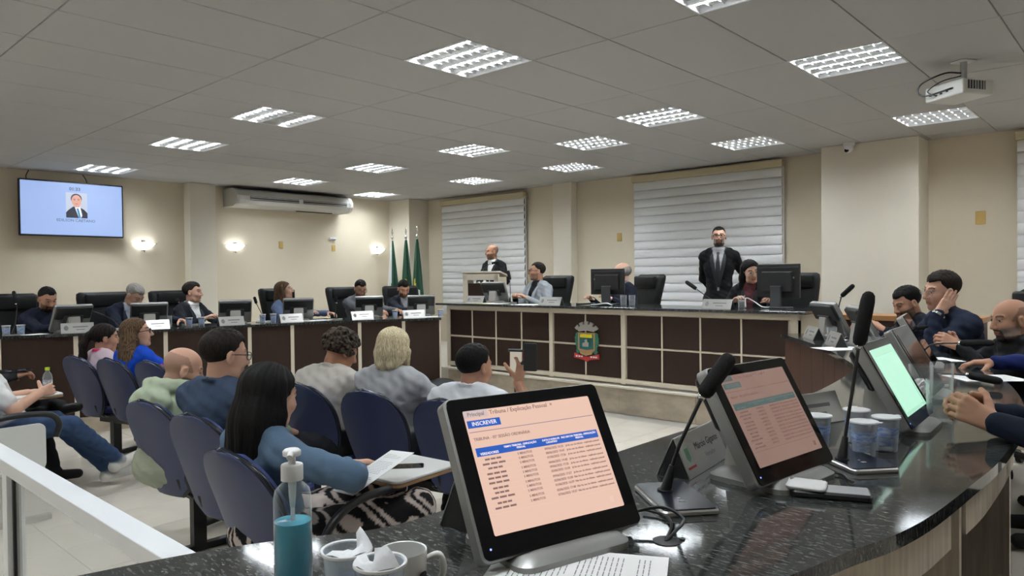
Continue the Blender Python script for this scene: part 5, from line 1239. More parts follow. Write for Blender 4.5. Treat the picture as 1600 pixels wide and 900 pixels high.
        if sleeve == 'long':
            B.cone(S2, E, r1, r2, top, 0.03); B.cone(E, tgt, r3, r4, top, 0.02); cuff = tgt-unit(tgt-E)*0.004
        else:
            arms[sg] = (S2, E); m = S2*0.26+E*0.74; B.cone(S2, m, r1, r2+0.004, top, 0.03); 
            if collar is not None and sleeve == 'trim': B.cone(m-unit(m-S2)*0.008, m+unit(m-S2)*0.006, r2+0.007, r2+0.007, collar, 0.006)
            B.cone(m-unit(m-S2)*0.03, E, 0.048*w, 0.040*w, sk, 0.008, 0.55); B.cone(E, tgt, 0.040*w, 0.028, sk, 0.02, 0.55)
        if on:
            fd = unit(hd) if hd is not None else unit(tgt-E); pnn = np.array(pn, float) if pn is not None else -up0-0.2*Rt*sg
            fields.append((hand_field(tgt+fd*0.012, fd, pnn, sg, sk, 1.0 if not female else 0.92, cu, 0.5), hvox*0.8 if hvox < 0.005 else 0.0048))
    parts = []
    V, Fc, Cc = B.mesh(vox)
    # clothing details in trunk coordinates
    q = V-P; cx, cy, cz = q@Rs, q@Ft, (q@t)/s
    front = cy > 0.02
    if shirt is not None:
        vw = np.where((cz > 0.06) & (cz < 0.60), 0.010+np.maximum(cz-0.10, 0)*0.145, 0); m = front & (np.abs(cx) < vw) & (cz > 0.08); Cc[m, :3] = np.array(shirt)
    if pattern is not None: pattern(V, Cc, cx, cy, cz, pants)
    N = vnormals(V, Fc); ph = (root[0]*7.1+root[1]*3.3)
    skinm = np.abs(Cc[:, 3]-0.55) < 0.08
    fold = 0.0018*np.sin(V[:, 0]*75+V[:, 2]*52+3.0*np.sin(V[:, 1]*23+ph)+ph)+0.0016*np.sin(V[:, 1]*85-V[:, 2]*66+2.5*np.sin(V[:, 0]*28+ph))+0.0015*np.sin((V[:, 0]+V[:, 1])*40+V[:, 2]*105+ph)
    V = V+N*(fold*(~skinm))[:, None]; parts.append((V, Fc, Cc))
    # head and neck
    Hd = Field(); hp = lambda x, y, z: hc+hs*(Hr*x+Hf*y+Hu*z); R3 = np.stack([Hr, Hf, Hu], 1); a1 = lambda *v: np.array(v)*hs; kk = 0.018
    Hd.ell(hp(0, -0.012, 0.035), a1(0.077, 0.098, 0.083), sk, kk, R3, 0.5); Hd.ell(hp(0, 0.030, -0.032), a1(0.062 if not female else 0.058, 0.064, 0.078), sk, 0.03, R3, 0.5)
    Hd.cone(hp(-0.034, 0.035, -0.080), hp(0.034, 0.035, -0.080), 0.029*hs, 0.029*hs, sk, 0.025, 0.5); Hd.ell(hp(0, 0.070, -0.094), a1(0.024, 0.022, 0.020), sk, 0.02, R3, 0.5)
    for sg in (-1, 1):
        Hd.ell(hp(sg*0.038, 0.060, -0.022), a1(0.024, 0.028, 0.028), sk, 0.02, R3, 0.5)
        Hd.ell(hp(sg*0.032, 0.098, 0.014), a1(0.017, 0.016, 0.013), sk, 0.012, R3, 0.5, cut=True)
        Hd.ell(hp(sg*0.032, 0.0765, 0.013), a1(0.0135, 0.0135, 0.0115), sk, 0.004, R3, 0.35)
        Hd.cone(hp(sg*0.016, 0.086, 0.033), hp(sg*0.046, 0.072, 0.033), 0.0075*hs, 0.0065*hs, sk, 0.014, 0.5)
        Hd.ell(hp(sg*0.080, -0.006, -0.004), a1(0.0095, 0.020, 0.032), sk, 0.006, rotz(0)@R3, 0.5); Hd.ell(hp(sg*0.088, 0.000, 0.000), a1(0.008, 0.009, 0.016), sk, 0.006, R3, 0.5, cut=True)
        Hd.ell(hp(sg*0.0115, 0.100, -0.029), a1(0.009, 0.010, 0.008), sk, 0.008, R3, 0.5)
    Hd.cone(hp(0, 0.088, 0.022), hp(0, 0.113, -0.024), 0.0085*hs, 0.012*hs, sk, 0.010, 0.5)
    Hd.cone(hp(-0.017, 0.086, -0.054), hp(0.017, 0.086, -0.054), 0.0075*hs, 0.0075*hs, sk, 0.006, 0.5); Hd.cone(hp(-0.014, 0.086, -0.066), hp(0.014, 0.086, -0.066), 0.0078*hs, 0.0078*hs, sk, 0.006, 0.5)
    nr = 0.053*(0.88 if female else 1.0)*min(width, 1.08)
    Hd.cone(ntop+Hu*0.02-Hf*0.006, nb-nd*0.02, nr*0.95, nr*1.08, sk, 0.03, 0.5)
    hcol = np.array(HAIR_COL[hair[1]][0])*1.6 if hair and hair[1] else np.array((0.02, 0.015, 0.012))
    if beard == 'full':
        Hd.ell(hp(0, 0.045, -0.078), a1(0.064, 0.062, 0.052), hcol, 0.012, R3, 0.9); Hd.cone(hp(-0.024, 0.092, -0.043), hp(0.024, 0.092, -0.043), 0.009*hs, 0.009*hs, hcol, 0.006, 0.9)
    V, Fc, Cc = Hd.mesh(hvox); q = (V-hc)/hs; x, y, z = q@Hr, q@Hf, q@Hu
    def paint(m, c, a=1.0): Cc[m, :3] = Cc[m, :3]*(1-a)+np.array(c)*a
    if stubble:
        sc = np.array(HAIR_COL[stubble][0])*1.5
        m = (z < -0.028) & (z > -0.125) & (y > 0.0-0.2*(z+0.03)*0) & (y > -0.005); m &= ~((np.abs(x) < 0.028) & (z > -0.046) & (y > 0.06)); paint(m, sc, 0.62)
    if beard == 'goatee': m = (y > 0.055) & (np.abs(x) < 0.036) & (z < -0.040) & (z > -0.125); paint(m, hcol, 0.8); m = (y > 0.0) & (z < -0.078); paint(m, hcol, 0.6)
    m = (np.abs(x) < 0.023) & (z < -0.047) & (z > -0.072) & (y > 0.078); paint(m, sk*np.array((0.90, 0.62, 0.58)) if not female else (0.42, 0.10, 0.09), 0.7)
    m = (np.abs(x) < 0.024) & (np.abs(z+0.060) < 0.0022) & (y > 0.075); paint(m, sk*0.25, 0.8)
    for sg in (-1, 1):
        m = (np.abs(x-sg*0.033) < 0.019) & (np.abs(z-0.034-0.004*np.cos((x-sg*0.033)*80)) < 0.0052) & (y > 0.06); paint(m, hcol if not (hair and hair[1] == 'grey') else (0.16, 0.14, 0.13), 0.85)
        lid = 0.009 if pitch < 18 else 0.004
        m = (np.abs(x-sg*0.032) < 0.012) & (np.abs(z-0.0115) < lid*0.62) & (y > 0.066); paint(m, (0.38, 0.33, 0.31), 0.9); m = (np.abs(x-sg*0.032) < 0.0055) & (np.abs(z-0.0115) < lid*0.62) & (y > 0.066); paint(m, (0.012, 0.008, 0.006))
        m = (np.abs(x-sg*0.032) < 0.0145) & (np.abs(z-0.0115-lid*0.75) < 0.0022) & (y > 0.064); paint(m, sk*0.18, 0.8)
    if hair and hair[0] == 'bald':      # shaven shadow on the sides and back
        m = (z < 0.075-0.10*np.maximum(y+0.01, 0)/0.08) & (z > -0.075) & (y < 0.045-0.3*np.maximum(0.02-z, 0)) & (y < 0.05); m &= ~((np.abs(x) > 0.074) & (y > -0.03) & (y < 0.02) & (z < 0.03)); paint(m & ((y < -0.005) | (z > 0.0)), HAIR_COL[hair[1]][1], 0.42)
    parts.append((V, Fc, Cc))
    for fld, hv in fields: parts.append(fld.mesh(hv))
    np_obj('body', parts, BODY, T, root)
    # hair
    if hair and hair[0] != 'bald':
        G = Field(); kind, hcn = hair[0], hair[1]; c0 = (0, 0, 0); r = random.Random(int(abs(hc[0]*100)))
        def halfspaces(*lst): return [(Hr*n_[0]+Hf*n_[1]+Hu*n_[2], hp(*o_)) for n_, o_ in lst]
        nrm = lambda *v: tuple(unit(v))
        def hairline(zf, zb, ysb=0.012):
            def f(Pw):
                ql = (Pw-hc)@R3/hs; X, Y, Z = ql[..., 0], ql[..., 1], ql[..., 2]; AX = np.abs(X)
                edge = 0.0025*np.sin(X*210+Z*90)+0.002*np.sin(X*95-Y*160+1.3)
                zl = zf+0.012*np.exp(-((AX-0.046)/0.016)**2)-0.05*np.maximum(AX-0.06, 0)
                ys = ysb+0.022*np.clip((Z+0.015)/0.055, 0, 1)
                return np.maximum(np.minimum(zl-Z, Y-ys), zb-Z+0.35*np.maximum(Y, -0.08))+edge
            return [(None, f)]
        fr = (nrm(0, 0.72, -0.69), (0, 0.058, 0.066)); bt = (nrm(0, 0.15, -1), (0, 0, -0.066))
        if kind == 'short':
            G.ell(hp(0, -0.024, 0.041), a1(0.0805, 0.1035, 0.0865), c0, 0.012, R3, planes=hairline(0.074, -0.052)); G.ell(hp(0, -0.002, 0.080), a1(0.064, 0.080, 0.050), c0, 0.025, R3, planes=hairline(0.074, -0.052))
        elif kind == 'crop':
            G.ell(hp(0, -0.022, 0.039), a1(0.079, 0.1015, 0.0850), c0, 0.012, R3, planes=hairline(0.080, -0.045)); G.ell(hp(0, -0.012, 0.074), a1(0.062, 0.078, 0.048), c0, 0.025, R3, planes=hairline(0.080, -0.045))
        elif kind == 'tall':
            G.ell(hp(0, -0.024, 0.040), a1(0.080, 0.102, 0.085), c0, 0.012, R3, planes=hairline(0.076, -0.05)); G.ell(hp(0, 0.006, 0.088), a1(0.066, 0.078, 0.054), c0, 0.02, R3, planes=hairline(0.076, -0.05))
        elif kind == 'curly':
            G.ell(hp(0, -0.02, 0.045), a1(0.090, 0.105, 0.085), c0, 0.012, R3, planes=hairline(0.066, -0.055, 0.0))
            for i in range(230):
                th, ph = r.uniform(0, 2*PI), math.acos(r.uniform(-0.55, 1)); d = (math.sin(ph)*math.cos(th), math.sin(ph)*math.sin(th), math.cos(ph))
                p = (d[0]*0.094, d[1]*0.108-0.015, d[2]*0.094+0.045)
                if p[1] > 0.055 and p[2] < 0.075: continue
                if p[2] < -0.03 and p[1] > -0.03: continue
                G.ell(hp(*p), np.array((1, 1, 1))*r.uniform(0.011, 0.020), c0, 0.006)
        elif kind in ('long', 'pony', 'mid'):
            G.ell(hp(0, -0.016, 0.040), a1(0.086, 0.106, 0.088), c0, 0.012, R3, planes=halfspaces((nrm(0, 0.80, -0.60), (0, 0.062, 0.06)), (nrm(0, 0.3, -1), (0, 0, -0.09))))
            if kind == 'pony':
                G.ell(hp(0, -0.118, 0.02), a1(0.030, 0.030, 0.034), c0, 0.012, R3); pts = [hp(0, -0.125, 0.01), hp(0, -0.155, -0.06), hp(0.005, -0.150, -0.16), hp(0.0, -0.125, -0.28)]
                for (a, b_), (r0, r1) in zip(zip(pts, pts[1:]), ((0.026, 0.034), (0.034, 0.032), (0.032, 0.012))): G.cone(a, b_, r0, r1, c0, 0.02)
            else:
                Ln = hair[2] if len(hair) > 2 else 0.42
                dn = unit(-up0*1.0-0.10*Fw)
                b0, b1, b2, b3 = hp(0, -0.050, 0.02), hp(0, -0.072, -0.09), nb-Fw*0.070-up0*0.06+Hu*0, None
                b3 = b2+dn*max(Ln-0.26, 0.02)
                G.cone(b0, b1, 0.088, 0.092, c0, 0.02, flat=(Hf, 0.72)); G.cone(b1, b2, 0.092, 0.105 if kind == 'long' else 0.09, c0, 0.03, flat=(Fw, 0.50))
                if Ln > 0.26:
                    G.cone(b2, b2*0.35+b3*0.65, 0.105, 0.085, c0, 0.03, flat=(Fw, 0.40))
                    for i in range(15):
                        xx = -0.085+0.17*i/14; tp = b2*0.45+b3*0.55+Rt*xx*0.9; G.cone(tp, tp+dn*(Ln-0.26)*r.uniform(0.35, 0.75)+Rt*(xx*0.25+r.uniform(-0.02, 0.02)), 0.020, 0.004, c0, 0.010)
                for sg in (-1, 1):
                    e1 = hp(sg*0.088, -0.035, -0.165); G.cone(hp(sg*0.070, -0.015, 0.05), hp(sg*0.080, -0.012, -0.06), 0.024, 0.030, c0, 0.02); G.cone(hp(sg*0.080, -0.012, -0.06), e1, 0.030, 0.036, c0, 0.02)
                    if Ln > 0.26: G.cone(e1, e1-up0*(Ln-0.26)*0.8-Fw*0.05, 0.036, 0.02, c0, 0.03)
        elif kind == 'bob':
            G.ell(hp(0, -0.018, 0.042), a1(0.092, 0.108, 0.090), c0, 0.012, R3, planes=halfspaces((nrm(0, 0.80, -0.60), (0, 0.062, 0.055))))
            G.ell(hp(0, -0.030, -0.025), a1(0.102, 0.096, 0.075), c0, 0.03, R3, planes=halfspaces((nrm(0, 1, -0.1), (0, 0.030, 0)))); G.cone(hp(-0.045, -0.06, -0.085), hp(0.045, -0.06, -0.085), 0.034, 0.034, c0, 0.03)
            for sg in (-1, 1): G.cone(hp(sg*0.090, 0.0, -0.01), hp(sg*0.080, 0.03, -0.085), 0.024, 0.010, c0, 0.02)
            G.cone(hp(-0.02, -0.085, -0.10), hp(0.0, -0.08, -0.145), 0.022, 0.006, c0, 0.02); G.cone(hp(0.03, -0.08, -0.10), hp(0.035, -0.07, -0.14), 0.02, 0.006, c0, 0.02)
        elif kind == 'fringe':     # receding: sides and back only
            G.ell(hp(0, -0.018, 0.022), a1(0.0825, 0.102, 0.082), c0, 0.012, R3, planes=halfspaces((nrm(0, 0.55, 0.85), (0, -0.03, 0.075)), (nrm(0, 0.9, -0.2), (0, 0.022, 0.02)), (nrm(0, 0.15, -1), (0, 0, -0.06))))
        V, Fc, Cc = G.mesh(0.0065 if vox > 0.009 else 0.005); N = vnormals(V, Fc); q = (V-hc)@R3
        if kind in ('long', 'mid', 'bob', 'pony'): V = V+N*(0.0022*np.sin(np.arctan2(q[:, 0], -q[:, 1]+0.03)*17+0.9*np.sin(q[:, 2]*14)+q[:, 2]*6)+0.0010*np.sin(np.arctan2(q[:, 0], -q[:, 1]+0.03)*41+q[:, 2]*9))[:, None]
        elif kind != 'curly': V = V+N*(0.0016*np.sin(q[:, 0]*230+q[:, 1]*80+2.5*np.sin(q[:, 1]*55+q[:, 2]*30))+0.0012*np.sin(q[:, 1]*190-q[:, 0]*120+2*np.sin(q[:, 2]*70)))[:, None]*np.clip((q[:, 2]-0.085)/0.03, 0.0, 1)[:, None]
        np_obj('hair', [(V, Fc, None)], hair_material(hcn), T, root)
    if glasses is not None:
        b = BM(); lo = lambda x, y, z: Vector(hp(x, y, z)-np.array(root))
        for sg in (-1, 1):
            pts = [lo(sg*0.034+0.0265*math.copysign(abs(math.cos(a))**0.75, math.cos(a)), 0.103-0.05*abs(0.026*math.cos(a)*sg+0.034), 0.009+0.0185*math.copysign(abs(math.sin(a))**0.75, math.sin(a))) for a in np.linspace(0, 2*PI, 17)]
            tube(b, pts, glasses[1], 6, cap=False); tube(b, [lo(sg*0.060, 0.099, 0.014), lo(sg*0.074, 0.07, 0.014), lo(sg*0.083, -0.005, 0.012)], glasses[1], 6)
        tube(b, [lo(-0.011, 0.106, 0.014), lo(0, 0.109, 0.017), lo(0.011, 0.106, 0.014)], glasses[1], 6)
        obj('glasses', b, mat('glasses_'+glasses[0], {'black': (0.008, 0.008, 0.009), 'metal': (0.35, 0.33, 0.30), 'dark': (0.03, 0.012, 0.010)}[glasses[0]], 0.3, metal=0.5 if glasses[0] == 'metal' else 0.0), T, smooth=True)
    if tie is not None:
        b = BM(); A = P-np.array(root); fz = lambda z_, o: Vector(A+Ft*o+t*z_*s)
        rows = []
        for z_, hw, o in ((0.475, 0.014, 0.085), (0.455, 0.018, 0.105), (0.445, 0.012, 0.112), (0.36, 0.022, 0.130), (0.25, 0.030, 0.132), (0.15, 0.034, 0.126), (0.11, 0.004, 0.124)):
            rows.append([b.verts.new(fz(z_, o)+Vector(Rs)*x_+Vector(Ft)*dz) for x_, dz in ((-hw, 0), (0, 0.008), (hw, 0), (hw*0.9, -0.012), (-hw*0.9, -0.012))])
        for p, q in zip(rows, rows[1:]):
            for k in range(5): b.faces.new((p[k], p[(k+1) % 5], q[(k+1) % 5], q[k]))
        b.faces.new(rows[0]); b.faces.new(rows[-1][::-1]); bmesh.ops.recalc_face_normals(b, faces=b.faces); obj('tie', b, mat('dark_tie', tie, 0.5), T, smooth=True, angle=50)
    if shirt is not None:      # jacket lapels, proud of the shirt
        A = P-np.array(root)
        for sg in (-1, 1):
            b = BM(); rows = []
            for z_, x_, o, wd in ((0.475, 0.066, 0.045, 0.010), (0.43, 0.060, 0.085, 0.028), (0.38, 0.050, 0.115, 0.042), (0.30, 0.036, 0.127, 0.038), (0.20, 0.018, 0.128, 0.026), (0.11, 0.004, 0.124, 0.010)):
                o2 = o*w; rows.append([b.verts.new(Vector(A+Rs*sg*(x_*w+dx)+Ft*(o2+dz)+t*z_*s)) for dx, dz in ((-0.006, 0.0), (-0.004, 0.010), (wd, 0.004), (wd, -0.008))])
            for p, q in zip(rows, rows[1:]):
                for k in range(4): b.faces.new((p[k], p[(k+1) % 4], q[(k+1) % 4], q[k]))
            b.faces.new(rows[0]); b.faces.new(rows[-1][::-1]); bmesh.ops.recalc_face_normals(b, faces=b.faces); obj('lapel', b, mat('lapel_%d_%d' % (int(top[0]*1000), int(top[2]*1000)), tuple(top*1.15), 0.8), T, smooth=True, angle=50)
    return T, dict(P=P, nb=nb, hc=hc, SL=SL, SR=SR, t=t, Fw=Fw, Rt=Rt, s=s, arms=arms)
# platform behind the right bench
pr = [(p.x, p.y) for p in offset_curve(ROUT, -0.35)][8:]
b = BM(); prism(b, pr + [(-2.2, 6.51), (XR-0.01, 6.51), (XR-0.01, YF+0.01), (pr[0][0], YF+0.01)], 0.002, 0.15); bmesh.ops.recalc_face_normals(b, faces=b.faces); struct(obj('trim_3', b, plat_m))
# ---- audience chairs
G1 = 'blue audience chairs'
ch1 = shell(-3.88, 1.76, rad(12), 'blue chair under the bald man in the pale green hoodie', G1)
shell(-3.32, 1.75, rad(12), 'blue chair under the man in the denim blue shirt', G1)
ch3 = shell(-2.50, 1.54, rad(5), 'blue chair under the woman with long black hair, with a writing tablet', G1)
shell(-3.80, 2.56, rad(15), 'blue chair under the curly-haired person in the off-white jacket', G1)
shell(-3.29, 2.66, rad(15), 'blue chair under the blond woman in the grey sweater', G1)
shell(-2.74, 2.72, rad(15), 'blue chair under the man in the white polo shirt', G1)
shell(-6.64, 2.25, rad(14), 'blue chair under the woman with the ponytail', G1)
shell(-6.19, 2.36, rad(14), 'blue chair under the woman in the bright blue shirt', G1)
shell(-5.74, 2.48, rad(14), 'empty blue chair right of the woman in the bright blue shirt', G1)
ch4 = shell(-5.27, 1.05, rad(2), 'empty blue chair with its writing tablet folded down at the left edge', G1)
ch5 = shell(-5.78, 1.10, rad(2), 'blue chair under the person in the white T-shirt, with an open writing tablet', G1)
shell(-6.35, 1.12, rad(2), 'blue chair under the person in black trousers at the left edge', G1)
tablet_arm(ch3, side=1); tablet_arm(ch4, folded=True, side=1); tablet_arm(ch5, side=-1)
beam(-3.95, 1.74, -3.10, 1.74, 'black beam carrying the two blue chairs of the hoodie and denim men')
beam(-2.72, 1.52, -2.28, 1.56, 'black beam under the chair of the woman with long black hair')
beam(-3.80, 2.55, -2.74, 2.76, 'black beam under the front row of three blue chairs')
beam(-6.64, 2.24, -5.74, 2.48, 'black beam under the far left row of three blue chairs')
beam(-6.45, 1.10, -5.15, 1.10, 'black beam under the chairs at the left edge')
exec_chair(-0.86, 5.80, 0.15, rad(128), 'black leather chair behind the man leaning his cheek on his hand', 'leather chairs along the right bench')
exec_chair(-0.38, 5.10, 0.15, rad(125), 'grey-black leather chair behind the man with clasped hands', 'leather chairs along the right bench')

exec_chair(0.16, 2.71, 0.15, rad(95), 'black leather chair at the right edge under the person in navy sleeves', 'leather chairs along the right bench')
exec_chair(-0.04, 4.44, 0.15, rad(105), 'black leather chair at the right edge under the person in the royal blue sleeve', 'leather chairs along the right bench')

# ---- people: left bench
NAVY = (0.010, 0.013, 0.026); BLK = (0.008, 0.008, 0.009); GREY = (0.20, 0.205, 0.215); WHT = (0.72, 0.72, 0.72)
FAR = dict(vox=0.0125, hvox=0.0062)
person('bearded man in a dark navy sweater looking down at the far left bench end', (-8.62, 2.29, 1.30), -84, -80, 0.15, 0.46, 6, top=NAVY, skin='tan', hair=('crop', 'black'), beard='goatee', stubble='black', pitch=24, lh=(-8.22, 2.48, 1.03), rh=(-8.24, 2.30, 1.03), **FAR)
person('grey-haired man in a dark suit bending his head down on the left bench', (-8.50, 3.10, 1.32), -84, -66, 0.15, 0.46, 14, top=NAVY, skin='light', hair=('short', 'grey'), pitch=40, shirt=(0.45, 0.5, 0.6), lh=(-8.10, 3.42, 1.04), rh=(-8.12, 3.02, 1.03), **FAR)
person('man in a dark jacket and open white shirt looking to the right', (-8.62, 3.80, 1.335), -70, -46, 0.15, 0.46, 2, top=(0.012, 0.014, 0.020), skin='light', hair=('short', 'dark'), shirt=WHT, collar=WHT, pitch=2, lh=(-8.25, 4.0, 1.03), rh=(-8.25, 3.75, 1.03), **FAR)
person('woman with brown curly hair and glasses in a denim shirt looking to the right', (-8.62, 5.00, 1.33), -65, -40, 0.15, 0.46, 0, top=(0.10, 0.14, 0.24), collar=(0.12, 0.16, 0.27), skin='light', hair=('mid', 'brown', 0.24), glasses=('metal', 0.002), pitch=-8, female=True, lh=(-8.15, 5.35, 1.03), rh=(-8.2, 5.05, 1.03), **FAR)
person('man with dark hair, beard and glasses in a grey jacket looking down', (-8.55, 6.16, 1.33), -88, -108, 0.15, 0.46, 6, top=(0.085, 0.088, 0.10), skin='tan', hair=('tall', 'black'), stubble='black', glasses=('black', 0.0025), pitch=26, width=1.1, collar=(0.1, 0.1, 0.115), lh=(-8.05, 6.40, 1.03), rh=(-8.1, 6.10, 1.03), **FAR)
person('dark-haired man in a dark suit looking down, seated before the flags', (-8.25, 6.70, 1.32), -95, -112, 0.15, 0.46, 6, top=(0.010, 0.012, 0.020), skin='tan', hair=('short', 'black'), pitch=26, stubble='black', shirt=(0.3, 0.3, 0.33), lh=(-7.75, 6.75, 1.03), rh=(-7.8, 6.45, 1.03), **FAR)
# dais
person('bald man in a dark suit and white shirt standing and speaking at the lectern', (-8.00, 8.30, 1.875), 185, 160, 0.28, 0.90, 3, top=BLK, skin='tan', hair=('bald', 'black'), shirt=(0.8, 0.8, 0.8), collar=(0.8, 0.8, 0.8), stubble='dark', standing=True, pitch=4, lh=(-7.62, 7.98, 1.36), rh=(-7.95, 7.92, 1.36), **FAR)
person('man with glasses in a light grey blazer over a black shirt seated on the dais', (-6.24, 7.33, 1.545), 168, 143, 0.28, 0.46, -2, top=(0.27, 0.29, 0.31), skin='tan', hair=('crop', 'dark'), shirt=(0.006, 0.006, 0.007), glasses=('black', 0.0028), stubble='dark', width=1.12, lh=(-6.10, 6.98, 1.20), rh=(-6.32, 6.98, 1.20), **FAR)
person('bald man with a grey fringe in a dark suit behind the black dais monitor', (-4.98, 7.46, 1.515), 150, 130, 0.28, 0.46, 0, top=(0.010, 0.012, 0.022), skin='light', hair=('fringe', 'grey'), collar=WHT, glasses=('dark', 0.0025), pitch=6, lh=(-4.9, 7.15, 1.19), rh=(-5.25, 7.2, 1.19), **FAR)
person('man in a black suit, black tie and glasses standing in front of the large blind', (-4.07, 8.20, 1.935), 200, 207, 0.28, 0.90, 0, top=BLK, pants=BLK, skin='light', hair=('crop', 'black'), beard='goatee', stubble='grey', shirt=(0.42, 0.42, 0.44), collar=(0.45, 0.45, 0.47), tie=(0.006, 0.006, 0.007), glasses=('black', 0.0032), standing=True, hands=(0, 0), lh=(-4.02, 8.38, 1.20), rh=(-4.18, 8.40, 1.20), elbow_l=(0.9, 0.5, 0), elbow_r=(-0.9, 0.3, 0), width=1.05, **FAR)
person('woman with long black hair and glasses in a black jacket seated on the dais', (-3.27, 7.30, 1.505), 195, 226, 0.28, 0.46, 4, top=BLK, skin='light', hair=('long', 'black', 0.50), glasses=('metal', 0.002), female=True, pitch=14, shirt=(0.10, 0.03, 0.035), roll=8, lh=(-2.95, 7.1, 1.19), rh=(-3.35, 7.05, 1.19), **FAR)
# right bench
person('young man with black hair and full black beard in a dark jacket looking down', (-1.49, 6.09, 1.245), 123, 140, 0.15, 0.46, 16, top=(0.010, 0.012, 0.018), skin='tan', hair=('short', 'black'), beard='full', stubble='black', pitch=24, lh=(-1.56, 5.82, 1.04), rh=(-1.75, 5.95, 1.04), vox=0.009, hvox=0.005)
Tm, J = person('heavy man with glasses in a navy suit leaning his cheek on his hand', (-1.13, 5.46, 1.352), 128, 136, 0.15, 0.46, 18, top=(0.013, 0.018, 0.036), skin='light', hair=('short', 'dark'), glasses=('metal', 0.0016), pitch=8, roll=-7, width=1.22, belly=0.07, hs=1.05,
   lh=(-1.125, 5.335, 1.205), lhd=(0.45, 0.42, 0.80), palm_l=(-0.6, 0.75, 0.15), elbow_l=(-0.5, -0.35, -1.0), rh=(-1.55, 5.55, 1.04), curl=(0.12, 0.5), vox=0.008, hvox=0.0045)
b = BM(); c0 = Vector((-1.125, 5.335, 1.205))-Tm.location; dd = (Vector((0.45, 0.42, 0.80))).normalized()
q = dd.to_track_quat('Z', 'Y').to_matrix().to_4x4(); lathe(b, [(0.034, -0.008), (0.037, -0.008), (0.037, 0.008), (0.034, 0.008)], 20, Matrix.Translation(c0) @ q, cap=False); lathe(b, [(0.0, 0), (0.017, 0), (0.018, 0.006), (0.0, 0.009)], 16, Matrix.Translation(c0) @ q @ TR((0.0, -0.036, 0.0), rx=PI/2)); obj('wristwatch', b, chrome_m, Tm, smooth=True, angle=40)
person('balding man with a greying goatee in a black sweater clasping his hands', (-0.677, 4.94, 1.20), 125, 134, 0.15, 0.46, 10, top=(0.010, 0.010, 0.011), skin='tan', hair=('bald', 'dark'), beard='goatee', stubble='grey', pitch=8, width=1.08, lh=(-0.90, 4.84, 1.045), rh=(-0.95, 4.97, 1.05), lhd=(-0.75, -0.1, 0.35), rhd=(-0.6, -0.5, 0.3), palm_l=(-0.4, 0.7, -0.3), palm_r=(0.3, -0.7, -0.3), curl=(0.8, 0.8), vox=0.008, hvox=0.0045)
person('person in a royal blue sleeve resting one hand flat on the right bench', (-0.16, 4.40, 1.32), 105, 110, 0.15, 0.46, 10, top=(0.008, 0.016, 0.085), skin='tan', hair=('short', 'dark'), rh=(-0.66, 4.38, 1.015), rhd=(-0.9, -0.25, -0.05), palm_r=(0, 0, -1), lh=(-0.30, 4.05, 0.80), curl=(0.4, 0.45), vox=0.009, hvox=0.006)
person('person in navy sleeves clasping hands beside the tall clear glass', (0.03, 2.70, 1.36), 95, 100, 0.15, 0.46, 12, top=(0.008, 0.012, 0.024), pants=(0.006, 0.006, 0.007), skin='tan', hair=('short', 'dark'), rh=(-0.40, 2.66, 1.035), rhd=(-0.85, -0.25, 0.25), palm_r=(-0.1, -0.9, -0.25), lh=(-0.38, 2.53, 1.03), lhd=(-0.75, 0.10, 0.30), palm_l=(-0.2, 0.9, -0.2), curl=(0.75, 0.80), vox=0.008, hvox=0.0045)
# audience
AUD = dict(vox=0.009, hvox=0.005)
person('woman with a dark ponytail in a pale pink shirt with a magenta collar', (-6.70, 2.20, 0.995), 8, -12, 0.0, 0.43, -4, top=(0.62, 0.50, 0.56), collar=(0.52, 0.02, 0.13), skin='tan', hair=('pony', 'dark'), female=True, pitch=6, lh=(-6.85, 2.62, 0.62), rh=(-6.5, 2.65, 0.62), **AUD)
def sleeve_badge(V, Cc, cx, cy, cz, pants): pass
Tb, Jb = person('woman with long ombre hair and glasses in a bright blue shirt with pink cuffs', (-6.22, 2.28, 1.055), 10, -26, 0.0, 0.43, 2, top=(0.006, 0.055, 0.42), collar=(0.62, 0.05, 0.26), sleeve='trim', skin='light', hair=('long', 'ombre', 0.38), glasses=('black', 0.0028), female=True, width=1.12, pitch=-6, lh=(-6.4, 2.72, 0.62), rh=(-5.86, 2.66, 0.64), elbow_r=(0.9, 0.1, -0.8), **AUD)
S2, E2 = Jb['arms'][1]; ax = unit(E2-S2); cd = np.array((0.92, -0.36, 0.15)); cd = unit(cd-ax*(cd@ax)); cpt = S2*0.45+E2*0.55+cd*0.066-np.array(Tb.location)
Mb = frame_mat(cpt, np.cross(ax, cd), -ax)
b = BM(); slab(b, 0.055, 0.030, 0.003, 0.006, Mb); badge = obj('sleeve_badge', b, mat('badge_red', (0.55, 0.12, 0.20), 0.6), Tb)
for k in range(3):
    b = BM(); slab(b, 0.011, 0.018, 0.001, 0.002, Mb @ Matrix.Translation((-0.017+0.017*k, 0, 0.003))); obj('badge_mark', b, mat('badge_orange', (0.75, 0.42, 0.10), 0.6), badge)
person('bald man with shaven sides in a pale green hoodie looking down', (-3.95, 1.68, 0.995), 20, -14, 0.0, 0.43, 4, top=(0.36, 0.42, 0.30), pants=(0.33, 0.36, 0.28), hood=(0.38, 0.44, 0.32), skin='light', hair=('bald', 'dark'), stubble='dark', pitch=22, width=1.12, lh=(-4.3, 2.1, 0.60), rh=(-3.8, 2.2, 0.60), **AUD)
person('man with thinning dark hair in a denim blue shirt seen from behind', (-3.44, 1.67, 1.106), 16, -4, 0.0, 0.43, -3, top=(0.030, 0.046, 0.080), collar=(0.034, 0.052, 0.09), skin='light', hair=('short', 'dark'), glasses=('black', 0.0022), width=1.12, pitch=8, hs=1.04, lh=(-3.62, 2.0, 0.58), rh=(-3.36, 2.0, 0.58), **AUD)
